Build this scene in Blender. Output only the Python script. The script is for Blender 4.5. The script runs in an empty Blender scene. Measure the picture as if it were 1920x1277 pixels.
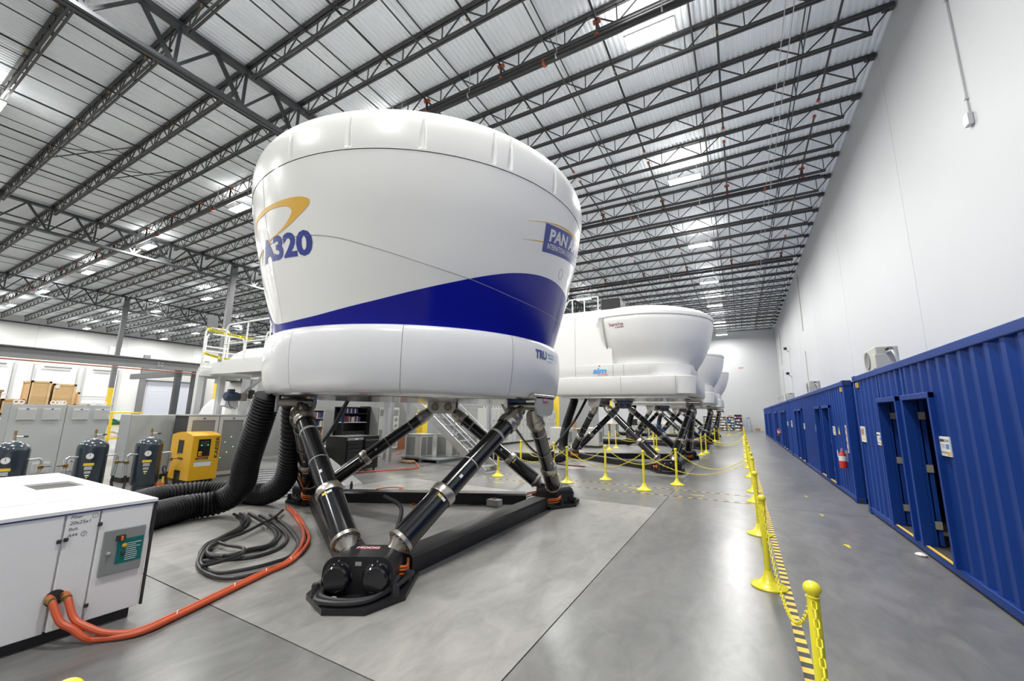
import bpy, bmesh, math, random
from mathutils import Vector, Matrix, Euler
random.seed(7)
PI = math.pi
R_ = math.radians
scene = bpy.context.scene
COL = scene.collection

# ------------------------------------------------------------------ camera
F_PX = 761.52
CAM_H = 1.77
yaw, pitch, roll = R_(29.1825), R_(10.1033), R_(0.9220)
fwd = Vector((-math.sin(yaw)*math.cos(pitch), math.cos(yaw)*math.cos(pitch), math.sin(pitch)))
rgt = Vector((math.cos(yaw), math.sin(yaw), 0))
upv = rgt.cross(fwd)
r2 = rgt*math.cos(roll) + upv*math.sin(roll)
u2 = -rgt*math.sin(roll) + upv*math.cos(roll)
cd = bpy.data.cameras.new('camera')
cam = bpy.data.objects.new('camera', cd)
COL.objects.link(cam)
cd.sensor_fit = 'HORIZONTAL'
cd.sensor_width = 36.0
cd.lens = F_PX/1920*36
cd.clip_start = 0.05
cd.clip_end = 300
m3 = Matrix((r2, u2, -fwd)).transposed()
cam.matrix_world = Matrix.Translation((0, 0, CAM_H)) @ m3.to_4x4()
scene.camera = cam

# ------------------------------------------------------------------ world and exposure
w = bpy.data.worlds.new('world')
scene.world = w
w.use_nodes = True
w.node_tree.nodes['Background'].inputs[0].default_value = (0.75, 0.82, 0.95, 1)
w.node_tree.nodes['Background'].inputs[1].default_value = 1.0
scene.view_settings.view_transform = 'Standard'
scene.view_settings.look = 'None'
scene.view_settings.gamma = 1
scene.view_settings.use_curve_mapping = False
scene.view_settings.exposure = 0.96
scene.cycles.max_bounces = 7
scene.cycles.diffuse_bounces = 6
scene.cycles.glossy_bounces = 2
scene.cycles.transmission_bounces = 1
scene.cycles.caustics_reflective = False
scene.cycles.caustics_refractive = False
LAMP_W = 290.0       # power of one high-bay lamp

# ------------------------------------------------------------------ helpers
class MB:
    def __init__(s): s.v = []; s.f = []
    def add(s, vs, fs):
        n = len(s.v); s.v += [tuple(v) for v in vs]; s.f += [tuple(i+n for i in f) for f in fs]; return s
    def box(s, x0, x1, y0, y1, z0, z1):
        return s.add([(x0,y0,z0),(x1,y0,z0),(x1,y1,z0),(x0,y1,z0),(x0,y0,z1),(x1,y0,z1),(x1,y1,z1),(x0,y1,z1)],
              [(0,3,2,1),(4,5,6,7),(0,1,5,4),(1,2,6,5),(2,3,7,6),(3,0,4,7)])
    def cbox(s, x0, x1, y0, y1, z0, z1, c=0.02, seg=1):
        bm = bmesh.new(); bmesh.ops.create_cube(bm, size=1)
        for v in bm.verts:
            v.co = Vector(((x0+x1)/2+v.co.x*(x1-x0), (y0+y1)/2+v.co.y*(y1-y0), (z0+z1)/2+v.co.z*(z1-z0)))
        bmesh.ops.bevel(bm, geom=bm.edges[:], offset=c, segments=seg, affect='EDGES', profile=0.5)
        bm.verts.index_update()
        s.add([v.co for v in bm.verts], [[v.index for v in f.verts] for f in bm.faces]); bm.free(); return s
    def cyl(s, p0, p1, r0, r1=None, n=12, caps=True):
        r1 = r0 if r1 is None else r1
        p0 = Vector(p0); p1 = Vector(p1); d = (p1-p0).normalized()
        a = d.orthogonal().normalized(); b = d.cross(a)
        vs = []
        for p, r in ((p0, r0), (p1, r1)):
            for i in range(n):
                t = 2*PI*i/n; vs.append(p + a*(r*math.cos(t)) + b*(r*math.sin(t)))
        fs = [(i, (i+1) % n, n+(i+1) % n, n+i) for i in range(n)]
        if caps: fs += [tuple(range(n-1, -1, -1)), tuple(range(n, 2*n))]
        return s.add(vs, fs)
    def bar(s, p0, p1, wd, ht=None, up=(0,0,1)):
        ht = wd if ht is None else ht
        p0 = Vector(p0); p1 = Vector(p1); d = (p1-p0).normalized(); up = Vector(up)
        if abs(d.dot(up)) > .99: up = Vector((1,0,0))
        a = d.cross(up).normalized(); b = a.cross(d)
        vs = []
        for p in (p0, p1):
            for i, j in ((-1,-1),(1,-1),(1,1),(-1,1)): vs.append(p + a*(i*wd/2) + b*(j*ht/2))
        return s.add(vs, [(0,1,5,4),(1,2,6,5),(2,3,7,6),(3,0,4,7),(3,2,1,0),(4,5,6,7)])
    def stack(s, p0, d, prof, n=16, caps=True):
        """profile of (distance along d, radius)"""
        p0 = Vector(p0); d = Vector(d).normalized(); a = d.orthogonal().normalized(); b = d.cross(a)
        vs = []; fs = []
        for q, r in prof:
            for i in range(n):
                t = 2*PI*i/n; vs.append(p0 + d*q + a*(r*math.cos(t)) + b*(r*math.sin(t)))
        for k in range(len(prof)-1):
            for i in range(n):
                fs.append((k*n+i, k*n+(i+1) % n, (k+1)*n+(i+1) % n, (k+1)*n+i))
        if caps: fs += [tuple(range(n-1,-1,-1)), tuple((len(prof)-1)*n+i for i in range(n))]
        return s.add(vs, fs)
    def tube(s, pts, r, n=8, caps=True, rfun=None):
        pts = [Vector(p) for p in pts]; vs = []; fs = []
        a = None
        for k, p in enumerate(pts):
            d = (pts[min(k+1, len(pts)-1)] - pts[max(k-1, 0)])
            d = d.normalized() if d.length > 1e-9 else Vector((0,0,1))
            if a is None: a = d.orthogonal().normalized()
            a = (a - d*a.dot(d)); a = a.normalized() if a.length > 1e-6 else d.orthogonal().normalized()
            b = d.cross(a); rr = rfun(k) if rfun else r
            for i in range(n):
                t = 2*PI*i/n; vs.append(p + a*(rr*math.cos(t)) + b*(rr*math.sin(t)))
        for k in range(len(pts)-1):
            for i in range(n):
                fs.append((k*n+i, k*n+(i+1) % n, (k+1)*n+(i+1) % n, (k+1)*n+i))
        if caps: fs += [tuple(range(n-1,-1,-1)), tuple((len(pts)-1)*n+i for i in range(n))]
        return s.add(vs, fs)
    def prism(s, poly, z0, z1):
        n = len(poly)
        return s.add([(x,y,z0) for x,y in poly]+[(x,y,z1) for x,y in poly],
              [tuple(range(n-1,-1,-1)), tuple(range(n,2*n))]+[(i,(i+1) % n,n+(i+1) % n,n+i) for i in range(n)])
    def xf(s, M):
        s.v = [tuple(M @ Vector(v)) for v in s.v]; return s
    def merge(s, o): return s.add(o.v, o.f)

def smooth_mesh(me, ang=35):
    me.polygons.foreach_set('use_smooth', [True]*len(me.polygons))
    me.set_sharp_from_angle(angle=R_(ang))

def obj(name, mb, mat, parent=None, world=False, smooth=True, ang=35):
    me = bpy.data.meshes.new(name)
    v = mb.v
    if world and parent is not None:
        o = Vector((0,0,0)); p = parent
        while p is not None: o += p.location; p = p.parent
        v = [(a-o.x, b-o.y, c-o.z) for a, b, c in v]
    me.from_pydata(v, [], mb.f); me.update()
    if smooth: smooth_mesh(me, ang)
    me.materials.append(M[mat] if isinstance(mat, str) else mat)
    ob = bpy.data.objects.new(name, me); COL.objects.link(ob); ob.parent = parent
    return ob

def tag(o, label=None, cat=None, group=None, kind=None):
    if label: o['label'] = label
    if cat: o['category'] = cat
    if group: o['group'] = group
    if kind: o['kind'] = kind
    return o

def thing(name, label, cat, loc=(0,0,0), rotz=0, group=None):
    o = bpy.data.objects.new(name, None); COL.objects.link(o)
    o.location = loc; o.rotation_euler = (0,0,rotz); o.empty_display_size = .1
    return tag(o, label, cat, group)

def struct(name, mb, mat, smooth=False): return tag(obj(name, mb, mat, smooth=smooth), kind='structure')

def copy_tree(o, parent=None, skip=()):
    c = o.copy(); COL.objects.link(c); c.parent = parent
    for ch in list(o.children):
        if not any(ch.name.startswith(k) for k in skip): copy_tree(ch, c, skip)
    return c

ORD = ['zeroth','first','second','third','fourth','fifth','sixth','seventh','eighth','ninth','tenth','eleventh','twelfth','thirteenth','fourteenth','fifteenth','sixteenth','seventeenth','eighteenth','nineteenth','twentieth']
def ordw(n):
    if n < len(ORD): return ORD[n]
    t = ['','','twenty','thirty','forty'][n//10]
    return t+'-'+ORD[n % 10] if n % 10 else ['','','twentieth','thirtieth','fortieth'][n//10]

def spline(pts, k=8):
    """Catmull-Rom through pts"""
    P = [Vector(p) for p in pts]; P = [P[0]*2-P[1]] + P + [P[-1]*2-P[-2]]; out = []
    for i in range(1, len(P)-2):
        for j in range(k):
            t = j/k; a, b, c, d = P[i-1:i+3]
            out.append(.5*((2*b)+(c-a)*t+(2*a-5*b+4*c-d)*t*t+(3*b-a-3*c+d)*t**3))
    out.append(P[-2]); return out

def interp(x, xs, ys):
    if x <= xs[0]: return ys[0]
    for i in range(len(xs)-1):
        if x <= xs[i+1]:
            t = (x-xs[i])/(xs[i+1]-xs[i]); return ys[i]*(1-t)+ys[i+1]*t
    return ys[-1]

def smooth_interp(x, xs, ys):
    """monotone-ish cubic (Catmull-Rom on values)"""
    if x <= xs[0]: return ys[0]
    if x >= xs[-1]: return ys[-1]
    for i in range(len(xs)-1):
        if x <= xs[i+1]:
            h = xs[i+1]-xs[i]; t = (x-xs[i])/h
            m0 = (ys[i+1]-ys[i-1])/(xs[i+1]-xs[i-1]) if i > 0 else (ys[i+1]-ys[i])/h
            m1 = (ys[i+2]-ys[i])/(xs[i+2]-xs[i]) if i+2 < len(xs) else (ys[i+1]-ys[i])/h
            return ((2*t**3-3*t*t+1)*ys[i]+(t**3-2*t*t+t)*h*m0+(-2*t**3+3*t*t)*ys[i+1]+(t**3-t*t)*h*m1)

def text_mb(s, size, bold=0.0, shear=0.0, space=1.0, depth=0.0, align='LEFT', wscale=1.0, slices=0):
    cu = bpy.data.curves.new('txt', 'FONT'); cu.body = s; cu.size = size; cu.offset = bold; cu.shear = shear
    cu.space_character = space; cu.align_x = align; cu.resolution_u = 3; cu.extrude = depth; cu.fill_mode = 'BOTH' if depth else 'FRONT'
    ob = bpy.data.objects.new('txt', cu); me = bpy.data.meshes.new_from_object(ob)
    bm = bmesh.new(); bm.from_mesh(me)
    xs = [v.co.x for v in bm.verts]
    if slices and xs:
        for i in range(1, slices):
            x = min(xs)+(max(xs)-min(xs))*i/slices
            bmesh.ops.bisect_plane(bm, geom=bm.verts[:]+bm.edges[:]+bm.faces[:], plane_co=(x,0,0), plane_no=(1,0,0))
    bm.verts.index_update()
    mb = MB().add([(v.co.x*wscale, v.co.y, v.co.z) for v in bm.verts], [[v.index for v in f.verts] for f in bm.faces])
    bm.free(); bpy.data.meshes.remove(me); bpy.data.objects.remove(ob); bpy.data.curves.remove(cu)
    return mb

def frame_mat(o, ex, ey):
    """4x4: local x->ex, y->ey"""
    ex = Vector(ex).normalized(); ey = Vector(ey).normalized(); ez = ex.cross(ey)
    return Matrix.Translation(o) @ Matrix((ex, ey, ez)).transposed().to_4x4()

# ------------------------------------------------------------------ materials
M = {}
def mat(name, col, rough=.5, metal=0., var=0., vscale=8., bump=0., bscale=40., coat=0., emit=None, es=0., alpha=1., spec=.5, stretch=None):
    m = bpy.data.materials.new(name); m.use_nodes = True; nt = m.node_tree; b = nt.nodes['Principled BSDF']
    b.inputs['Base Color'].default_value = (*col, 1); b.inputs['Roughness'].default_value = rough; b.inputs['Metallic'].default_value = metal
    b.inputs['Coat Weight'].default_value = coat; b.inputs['Coat Roughness'].default_value = .08; b.inputs['Specular IOR Level'].default_value = spec
    tc = nt.nodes.new('ShaderNodeTexCoord'); src = tc.outputs['Object']
    if stretch:
        mp = nt.nodes.new('ShaderNodeMapping'); mp.inputs['Scale'].default_value = stretch; nt.links.new(src, mp.inputs[0]); src = mp.outputs[0]
    if var:
        n = nt.nodes.new('ShaderNodeTexNoise'); n.inputs['Scale'].default_value = vscale; n.inputs['Detail'].default_value = 5
        nt.links.new(src, n.inputs['Vector'])
        r = nt.nodes.new('ShaderNodeMix'); r.data_type = 'RGBA'
        r.inputs['A'].default_value = (*[max(0, c*(1-var)) for c in col], 1); r.inputs['B'].default_value = (*[min(1, c*(1+var)) for c in col], 1)
        nt.links.new(n.outputs['Fac'], r.inputs['Factor']); nt.links.new(r.outputs['Result'], b.inputs['Base Color'])
    if bump:
        n2 = nt.nodes.new('ShaderNodeTexNoise'); n2.inputs['Scale'].default_value = bscale; n2.inputs['Detail'].default_value = 3
        nt.links.new(src, n2.inputs['Vector'])
        bp = nt.nodes.new('ShaderNodeBump'); bp.inputs['Strength'].default_value = bump; bp.inputs['Distance'].default_value = .02
        nt.links.new(n2.outputs['Fac'], bp.inputs['Height']); nt.links.new(bp.outputs['Normal'], b.inputs['Normal'])
    if emit: b.inputs['Emission Color'].default_value = (*emit, 1); b.inputs['Emission Strength'].default_value = es
    M[name] = m; return m

def concrete(name, base, dark, light, rough=.3):
    m = bpy.data.materials.new(name); m.use_nodes = True; nt = m.node_tree; b = nt.nodes['Principled BSDF']; L = nt.links.new
    tc = nt.nodes.new('ShaderNodeTexCoord')
    n1 = nt.nodes.new('ShaderNodeTexNoise'); n1.inputs['Scale'].default_value = .38; n1.inputs['Detail'].default_value = 7; n1.inputs['Roughness'].default_value = .6; n1.inputs['Distortion'].default_value = 1.1
    n2 = nt.nodes.new('ShaderNodeTexNoise'); n2.inputs['Scale'].default_value = 4.5; n2.inputs['Detail'].default_value = 7; n2.inputs['Roughness'].default_value = .66; n2.inputs['Distortion'].default_value = .8
    n3 = nt.nodes.new('ShaderNodeTexNoise'); n3.inputs['Scale'].default_value = 70; n3.inputs['Detail'].default_value = 3
    sv = nt.nodes.new('ShaderNodeMapping'); sv.inputs['Scale'].default_value = (1, .45, 1); sv.inputs['Rotation'].default_value = (0, 0, .5); L(tc.outputs['Object'], sv.inputs[0])
    L(sv.outputs[0], n1.inputs['Vector']); L(sv.outputs[0], n2.inputs['Vector']); L(tc.outputs['Object'], n3.inputs['Vector'])
    cr = nt.nodes.new('ShaderNodeValToRGB'); e = cr.color_ramp.elements
    e[0].position = .33; e[0].color = (*dark, 1); e[1].position = .68; e[1].color = (*light, 1); x = e.new(.5); x.color = (*base, 1)
    ad = nt.nodes.new('ShaderNodeMath'); ad.operation = 'MULTIPLY_ADD'; ad.inputs[1].default_value = .42; L(n2.outputs['Fac'], ad.inputs[0])
    ml = nt.nodes.new('ShaderNodeMath'); ml.operation = 'MULTIPLY'; ml.inputs[1].default_value = .58; L(n1.outputs['Fac'], ml.inputs[0]); L(ml.outputs[0], ad.inputs[2])
    L(ad.outputs[0], cr.inputs[0])
    # pale scratches
    wv = nt.nodes.new('ShaderNodeTexVoronoi'); wv.feature = 'DISTANCE_TO_EDGE'; wv.inputs['Scale'].default_value = .8; wv.inputs['Randomness'].default_value = 1
    ds = nt.nodes.new('ShaderNodeVectorMath'); ds.operation = 'MULTIPLY'; ds.inputs[1].default_value = (1, .55, 1); L(tc.outputs['Object'], ds.inputs[0]); L(ds.outputs[0], wv.inputs['Vector'])
    lt = nt.nodes.new('ShaderNodeMath'); lt.operation = 'LESS_THAN'; lt.inputs[1].default_value = .0035; L(wv.outputs['Distance'], lt.inputs[0])
    gt = nt.nodes.new('ShaderNodeMath'); gt.operation = 'GREATER_THAN'; gt.inputs[1].default_value = .56; L(n1.outputs['Fac'], gt.inputs[0])
    mm = nt.nodes.new('ShaderNodeMath'); mm.operation = 'MULTIPLY'; L(lt.outputs[0], mm.inputs[0]); L(gt.outputs[0], mm.inputs[1])
    m2 = nt.nodes.new('ShaderNodeMath'); m2.operation = 'MULTIPLY'; m2.inputs[1].default_value = .07; L(mm.outputs[0], m2.inputs[0])
    mx = nt.nodes.new('ShaderNodeMix'); mx.data_type = 'RGBA'; mx.inputs['B'].default_value = (.52, .52, .5, 1)
    L(m2.outputs[0], mx.inputs['Factor']); L(cr.outputs[0], mx.inputs['A']); L(mx.outputs['Result'], b.inputs['Base Color'])
    b.inputs['Roughness'].default_value = rough; b.inputs['Specular IOR Level'].default_value = .4
    M[name] = m

concrete('concrete', (.18, .179, .174), (.105, .105, .104), (.27, .267, .256), .28)
concrete('concrete_pad', (.285, .279, .260), (.17, .167, .157), (.40, .39, .362), .40)
mat('joint', (.06, .058, .055), .9)
mat('wall_white', (.50, .512, .525), .55, var=.03, vscale=.6, bump=.05, bscale=3)
mat('wall_left', (.72, .72, .71), .6, var=.03, vscale=.5)
mat('deck', (.91, .945, .985), .5, var=.05, vscale=.8)
mat('steel', (.055, .06, .066), .45, var=.25, vscale=3)
mat('steel_joist', (.055, .056, .056), .5, var=.3, vscale=2)
mat('steel_grey', (.17, .175, .18), .5, var=.1, vscale=2)
mat('pipe_black', (.03, .03, .032), .35)
mat('coupling', (.42, .085, .03), .5)
mat('galv', (.55, .56, .57), .4, .6)
mat('lamp_body', (.75, .76, .78), .4)
mat('lamp_lens', (1, 1, 1), .4, emit=(1.0, .98, .96), es=12)
M['lamp_lens'].cycles.emission_sampling = 'NONE'
mat('sim_white', (.915, .91, .875), .28, coat=.6, var=.02, vscale=1.2)
mat('sim_white2', (.80, .80, .79), .35, coat=.3, var=.02, vscale=1.2)
mat('sim_skirt', (.78, .785, .795), .3, coat=.5, var=.02, vscale=1.5)
mat('sim_blue', (.006, .008, .30), .16, spec=.4)
mat('decal_blue', (.03, .05, .30), .35)
mat('decal_gold', (.80, .46, .05), .4)
mat('decal_white', (.78, .78, .80), .4)
mat('decal_grey', (.3, .31, .33), .4)
mat('decal_lightblue', (.08, .32, .72), .4)
mat('decal_orange', (.8, .2, .04), .4)
mat('decal_maroon', (.25, .03, .05), .4)
mat('seam_grey', (.36, .36, .35), .6)
mat('underside', (.62, .62, .6), .16, .85)
mat('black_gloss', (.008, .008, .01), .16, coat=.5)
mat('black_satin', (.012, .012, .014), .38)
mat('black_rubber', (.02, .02, .021), .45)
mat('duct_black', (.010, .010, .011), .42, spec=.3)
mat('nickel', (.50, .47, .42), .3, .9, var=.15, vscale=14)
mat('nickel_dark', (.3, .27, .22), .35, .9)
mat('label_red', (.42, .02, .05), .4)
mat('container_blue', (.006, .042, .24), .5, var=.12, vscale=1.5, spec=.22)
mat('container_dark', (.012, .03, .09), .6)
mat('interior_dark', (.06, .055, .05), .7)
mat('rust', (.2, .08, .04), .8)
mat('yellow', (.88, .77, .03), .3, coat=.3)
mat('yellow_paint', (.85, .60, .04), .45)
mat('tape_yellow', (.83, .56, .06), .5)
mat('tape_black', (.035, .035, .035), .6)
mat('sign_white', (.8, .8, .78), .5)
mat('sign_gold', (.75, .6, .12), .5)
mat('sign_red', (.5, .03, .04), .5)
mat('sign_blue', (.09, .25, .6), .5)
mat('red', (.55, .03, .015), .3, coat=.4)
mat('ac_beige', (.52, .52, .48), .5)
mat('unit_white', (.89, .89, .885), .35, var=.02, vscale=3)
mat('grey_panel', (.27, .285, .28), .4)
mat('green_panel', (.0, .16, .145), .4)
mat('amber', (.85, .45, .02), .3)
mat('hose_orange', (.60, .10, .035), .45)
mat('hose_orange2', (.85, .20, .03), .5)
mat('brass', (.45, .30, .1), .35, .8)
mat('cab_grey', (.40, .415, .41), .45, var=.03, vscale=2)
mat('cab_light', (.52, .525, .51), .45)
mat('vent_grey', (.55, .56, .55), .5)
mat('tank_navy', (.028, .042, .055), .22, coat=.5)
mat('gauge', (.85, .86, .86), .3)
mat('kaeser', (.80, .44, .01), .3, coat=.3)
mat('screen', (.01, .012, .012), .2)
mat('led_green', (.02, .4, .1), .4, emit=(.1, 1, .3), es=3)
mat('gantry_white', (.72, .73, .72), .45)
mat('alum', (.60, .61, .62), .33, .7)
mat('mesh_grey', (.22, .225, .22), .6)
mat('beige', (.55, .52, .42), .6)
mat('beige_dark', (.3, .28, .22), .7)
mat('binder_blue', (.03, .06, .25), .5)
mat('binder_white', (.7, .71, .73), .5)
mat('binder_red', (.4, .05, .05), .5)
mat('wood_crate', (.66, .44, .21), .6, var=.2, vscale=6, stretch=(1,1,8))
mat('wood_frame', (.74, .53, .28), .6, var=.15, vscale=8)
mat('wood_brown', (.25, .09, .04), .6)
mat('cardboard', (.38, .24, .13), .8)
mat('pallet_grey', (.2, .21, .22), .7)
mat('block_grey', (.30, .31, .31), .8, var=.08, vscale=4)
mat('door_lavender', (.62, .64, .72), .5)
mat('window_glow', (1, 1, 1), .5, emit=(.85, .93, 1), es=2.2)
mat('copper_pipe', (.30, .10, .04), .45)
mat('motor_blue', (.03, .045, .08), .4)
mat('ladder_blue', (.08, .25, .48), .5)
mat('cable_blue', (.02, .10, .35), .5)
mat('cover_white', (.74, .75, .76), .8, bump=.4, bscale=3)
mat('grating', (.42, .43, .44), .45, .4)
mat('wood_shelf', (.22, .2, .17), .7)

# ------------------------------------------------------------------ dimensions of the hall
XR, XL, YN, YE = 4.5, -75.0, -16.0, 60.0
SL = .008
def roof(x): return 13.0 + SL*(x-XR)

# floor: recessed base with real slabs, dark joints between
struct('floor', MB().box(XL, XR, YN, YE, -.3, -.03), 'joint')
FL = bpy.data.objects['floor']
G = .012
pads = [(2.24, 8.68), (13.05, 19.4), (23.75, 30.1), (34.45, 40.8)]
PX0, PX1 = -8.15, -1.53
def slab(x0, x1, y0, y1, m):
    o = obj('slab', MB().box(x0+G/2, x1-G/2, y0+G/2, y1-G/2, -.06, 0), m, FL, smooth=False); return o
for y0, y1 in pads: slab(PX0, PX1, y0, y1, 'concrete_pad')
ylist = [YN, -6, 2.24, 10.05, 19.4, 30.1, 40.8, 50, YE]
for a, b in zip(ylist[:-1], ylist[1:]):
    slab(PX1, XR, a, b, 'concrete')
prev = YN
for y0, y1 in pads+[(YE, YE)]:
    slab(PX0, PX1, prev, y0, 'concrete'); prev = y1
for a, b in zip([YN, 2.24, 15.3, 31.8, 46], [2.24, 15.3, 31.8, 46, YE]):
    for c, d in zip([XL, -52, -32.6, -20], [-52, -32.6, -20, PX0]): slab(c, d, a, b, 'concrete')

# walls
def panels(name, axis, pos, thick, cuts, z1, m):
    """wall of tilt-up panels: backing plus one panel per cut interval"""
    w_ = MB()
    a, b = cuts[0], cuts[-1]
    if axis == 'x': w_.box(pos+.03*thick, pos+.3*thick, a, b, 0, z1) if thick > 0 else w_.box(pos+.3*thick, pos+.03*thick, a, b, 0, z1)
    else: w_.box(a, b, pos+.03, pos+.3, 0, z1) if thick > 0 else w_.box(a, b, pos-.3, pos-.03, 0, z1)
    root = struct(name, w_, 'seam_grey')
    for c, d in zip(cuts[:-1], cuts[1:]):
        q = MB(); g = .008
        if axis == 'x':
            lo, hi = sorted((pos, pos+.04*thick)); q.box(lo, hi, c+g, d-g, 0, z1)
        else:
            lo, hi = sorted((pos, pos+.04*thick)); q.box(c+g, d-g, lo, hi, 0, z1)
        obj('wall_panel', q, m, root, smooth=False)
    return root
panels('wall_right', 'x', XR, 1, [YN, -9.6, -1.45, 6.7, 14.85, 23.0, 31.15, 39.3, 47.5, 55.6, YE], 13.2, 'wall_white')
panels('wall_end', 'y', YE, 1, [XL, -60, -45, -30, -15, -7, XR], 13.2, 'wall_white')
panels('wall_back', 'y', YN, -1, [XL, -45, -15, XR], 13.2, 'wall_white')
panels('wall_left', 'x', XL, -1, [YN, 2, 14.5, 17.9, 23, 31, 40, 50, YE], 13.0, 'wall_left')

# corrugated roof deck, ribs run along the hall
dk = MB(); pit = .1524; n = int((XR-XL)/pit)
prof = []
for i in range(n):
    x = XR - i*pit
    prof += [(x, 0), (x-.055, 0), (x-.075, .042), (x-.132, .042)]
prof.append((XL, 0))
vs = []
for x, dz in prof:
    z = roof(x)+dz
    vs += [(x, YN, z), (x, YE, z)]
dk.add(vs, [(2*i, 2*i+1, 2*i+3, 2*i+2) for i in range(len(prof)-1)])
k0 = len(dk.v)
dk.add([(XR, YN, roof(XR)+.25), (XR, YE, roof(XR)+.25), (XL, YE, roof(XL)+.25), (XL, YN, roof(XL)+.25)], [(0,1,2,3)])
struct('ceiling', dk, 'deck')

# ------------------------------------------------------------------ roof steel
JD = .72        # joist depth
D0, DJ = 13.15, 1.8288
BAYS = [(4.46, 17.86, 'over the aisle beside the white wall', 1.5), (-13.4, 19.2, 'left of the first girder', 1.2),
        (-32.6, 19.2, 'between the second and third girders', 1.2), (-51.8, 23.0, 'next to the far left wall', 1.2)]
def mesh_only(name, mb, m, smooth=False):
    me = bpy.data.meshes.new(name); me.from_pydata(mb.v, [], mb.f); me.update(); me.materials.append(M[m]); return me
def link(name, me, parent, loc=(0,0,0)):
    o = bpy.data.objects.new(name, me); COL.objects.link(o); o.parent = parent; o.location = loc; return o
for bi, (bx0, L, where, pan) in enumerate(BAYS):
    tc = MB()
    for s in (-1, 1): tc.box(-L, 0, s*.05-.035, s*.05+.035, -.075, -.002); 
    tc.box(-.25, 0, -.08, .08, -.15, -.075)
    bc = MB(); e0 = .52 if bi == 0 else .55
    for s in (-1, 1): bc.box(-L+e0, -e0, s*.045-.026, s*.045+.026, -JD, -JD+.062)
    mt, mb_ = mesh_only('top_chord', tc, 'steel_joist'), mesh_only('bottom_chord', bc, 'steel_joist')
    h = JD-.09
    npan = int((L-2*e0)/pan); p = (L-2*e0-.1)/npan
    dl, dr, vt, en = MB().bar((0,0,-JD+.04), (-p/2,0,-.05), .032), MB().bar((0,0,-JD+.04), (p/2,0,-.05), .032), MB().bar((0,0,-JD+.04), (0,0,-.05), .028), MB().bar((0,0,-JD+.04), (e0,0,-.06), .035)
    en2 = MB().bar((0,0,-JD+.04), (-e0,0,-.06), .035)
    spots = []
    for i in range(npan+1):
        x = -e0-.05-i*p
        if i > 0: spots.append((dr, x))
        else: spots.append((en, x))
        if i < npan: spots.append((dl, x))
        else: spots.append((en2, x))
        spots.append((vt, x))
    wm = {id(q): mesh_only('web_member', q, 'steel_joist') for q in (dl, dr, vt, en, en2)}
    jw = MB()
    for q, x in spots: jw.add([(v[0]+x, v[1], v[2]) for v in q.v], q.f)
    mj = mesh_only('web_members', jw, 'steel_joist')
    idx = 0
    for k in range(-8, 25):
        Y = D0 + DJ*k
        if Y < .3: continue
        idx += 1
        t = thing('roof_joist', '%s steel roof joist from the camera, bay %s' % (ordw(idx), where), 'roof joist', (bx0, Y, roof(bx0)), 0, 'open-web joists under the roof deck')
        t.rotation_euler = (0, -SL, 0)
        link('top_chord', mt, t); link('bottom_chord', mb_, t)
        near = (bi == 0 and 3.5 < Y < 21) or (bi == 1 and Y < 9.5)
        if near:
            for q, x in spots: link('web_member', wm[id(q)], t, (x, 0, 0))
        else: tag(link('web_members', mj, t), kind='stuff')

COLY = [15.3, 31.76, 48.2]
for gi, X in enumerate((-13.4, -32.6, -51.8)):
    zt = roof(X)-.15; zb = roof(X)-1.6
    for si, (a, b) in enumerate(((-1.16, 15.3), (15.3, 31.76), (31.76, 48.2), (48.2, 60))):
        t = thing('roof_girder', 'dark truss girder, %s span from the camera, %s line from the white wall' % (ordw(si+1), ordw(gi+1)), 'roof girder', (X, (a+b)/2, zb), 0, 'truss girders carrying the joists')
        c = MB().box(X-.13, X+.13, a+.05, b-.05, zt-.13, zt); obj('top_chord', c, 'steel', t, True, False)
        c = MB()
        for s in (-1, 1): c.box(X+s*.075-.055, X+s*.075+.055, a+.25, b-.25, zb, zb+.11)
        obj('bottom_chord', c, 'steel', t, True, False)
        ks = [D0+DJ*k for k in range(-9, 26) if a+.4 < D0+DJ*k < b-.4]
        jn = MB()
        for Y in ks:
            for q0, q1, wd in (((X,Y,zb+.08),(X,Y-DJ/2,zt-.08),.1), ((X,Y,zb+.08),(X,Y+DJ/2,zt-.08),.075), ((X,Y,zb+.08),(X,Y,zt-.08),.075)):
                q = MB().bar(q0, q1, wd)
                if gi < 2 and si == 0: obj('web_member', q, 'steel', t, True, False)
                else: jn.merge(q)
        if jn.v: tag(obj('web_members', jn, 'steel', t, True, False), kind='stuff')
for gi, X in enumerate((-13.4, -32.6, -51.8)):
    for ci, Y in enumerate(COLY):
        zt = roof(X)-.28
        t = thing('steel_column', 'grey column with yellow base, %s from the camera under the %s girder line' % (ordw(ci+1), ordw(gi+1)), 'column', (X, Y, 0), 0, 'steel columns')
        obj('shaft', MB().box(X-.17, X+.17, Y-.17, Y+.17, 3.5, zt), 'steel_grey', t, True, False)
        obj('yellow_guard', MB().box(X-.175, X+.175, Y-.175, Y+.175, .0, 3.5), 'yellow_paint', t, True, False)
        obj('base_plate', MB().box(X-.28, X+.28, Y-.28, Y+.28, 0, .025), 'steel_grey', t, True, False)

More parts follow.
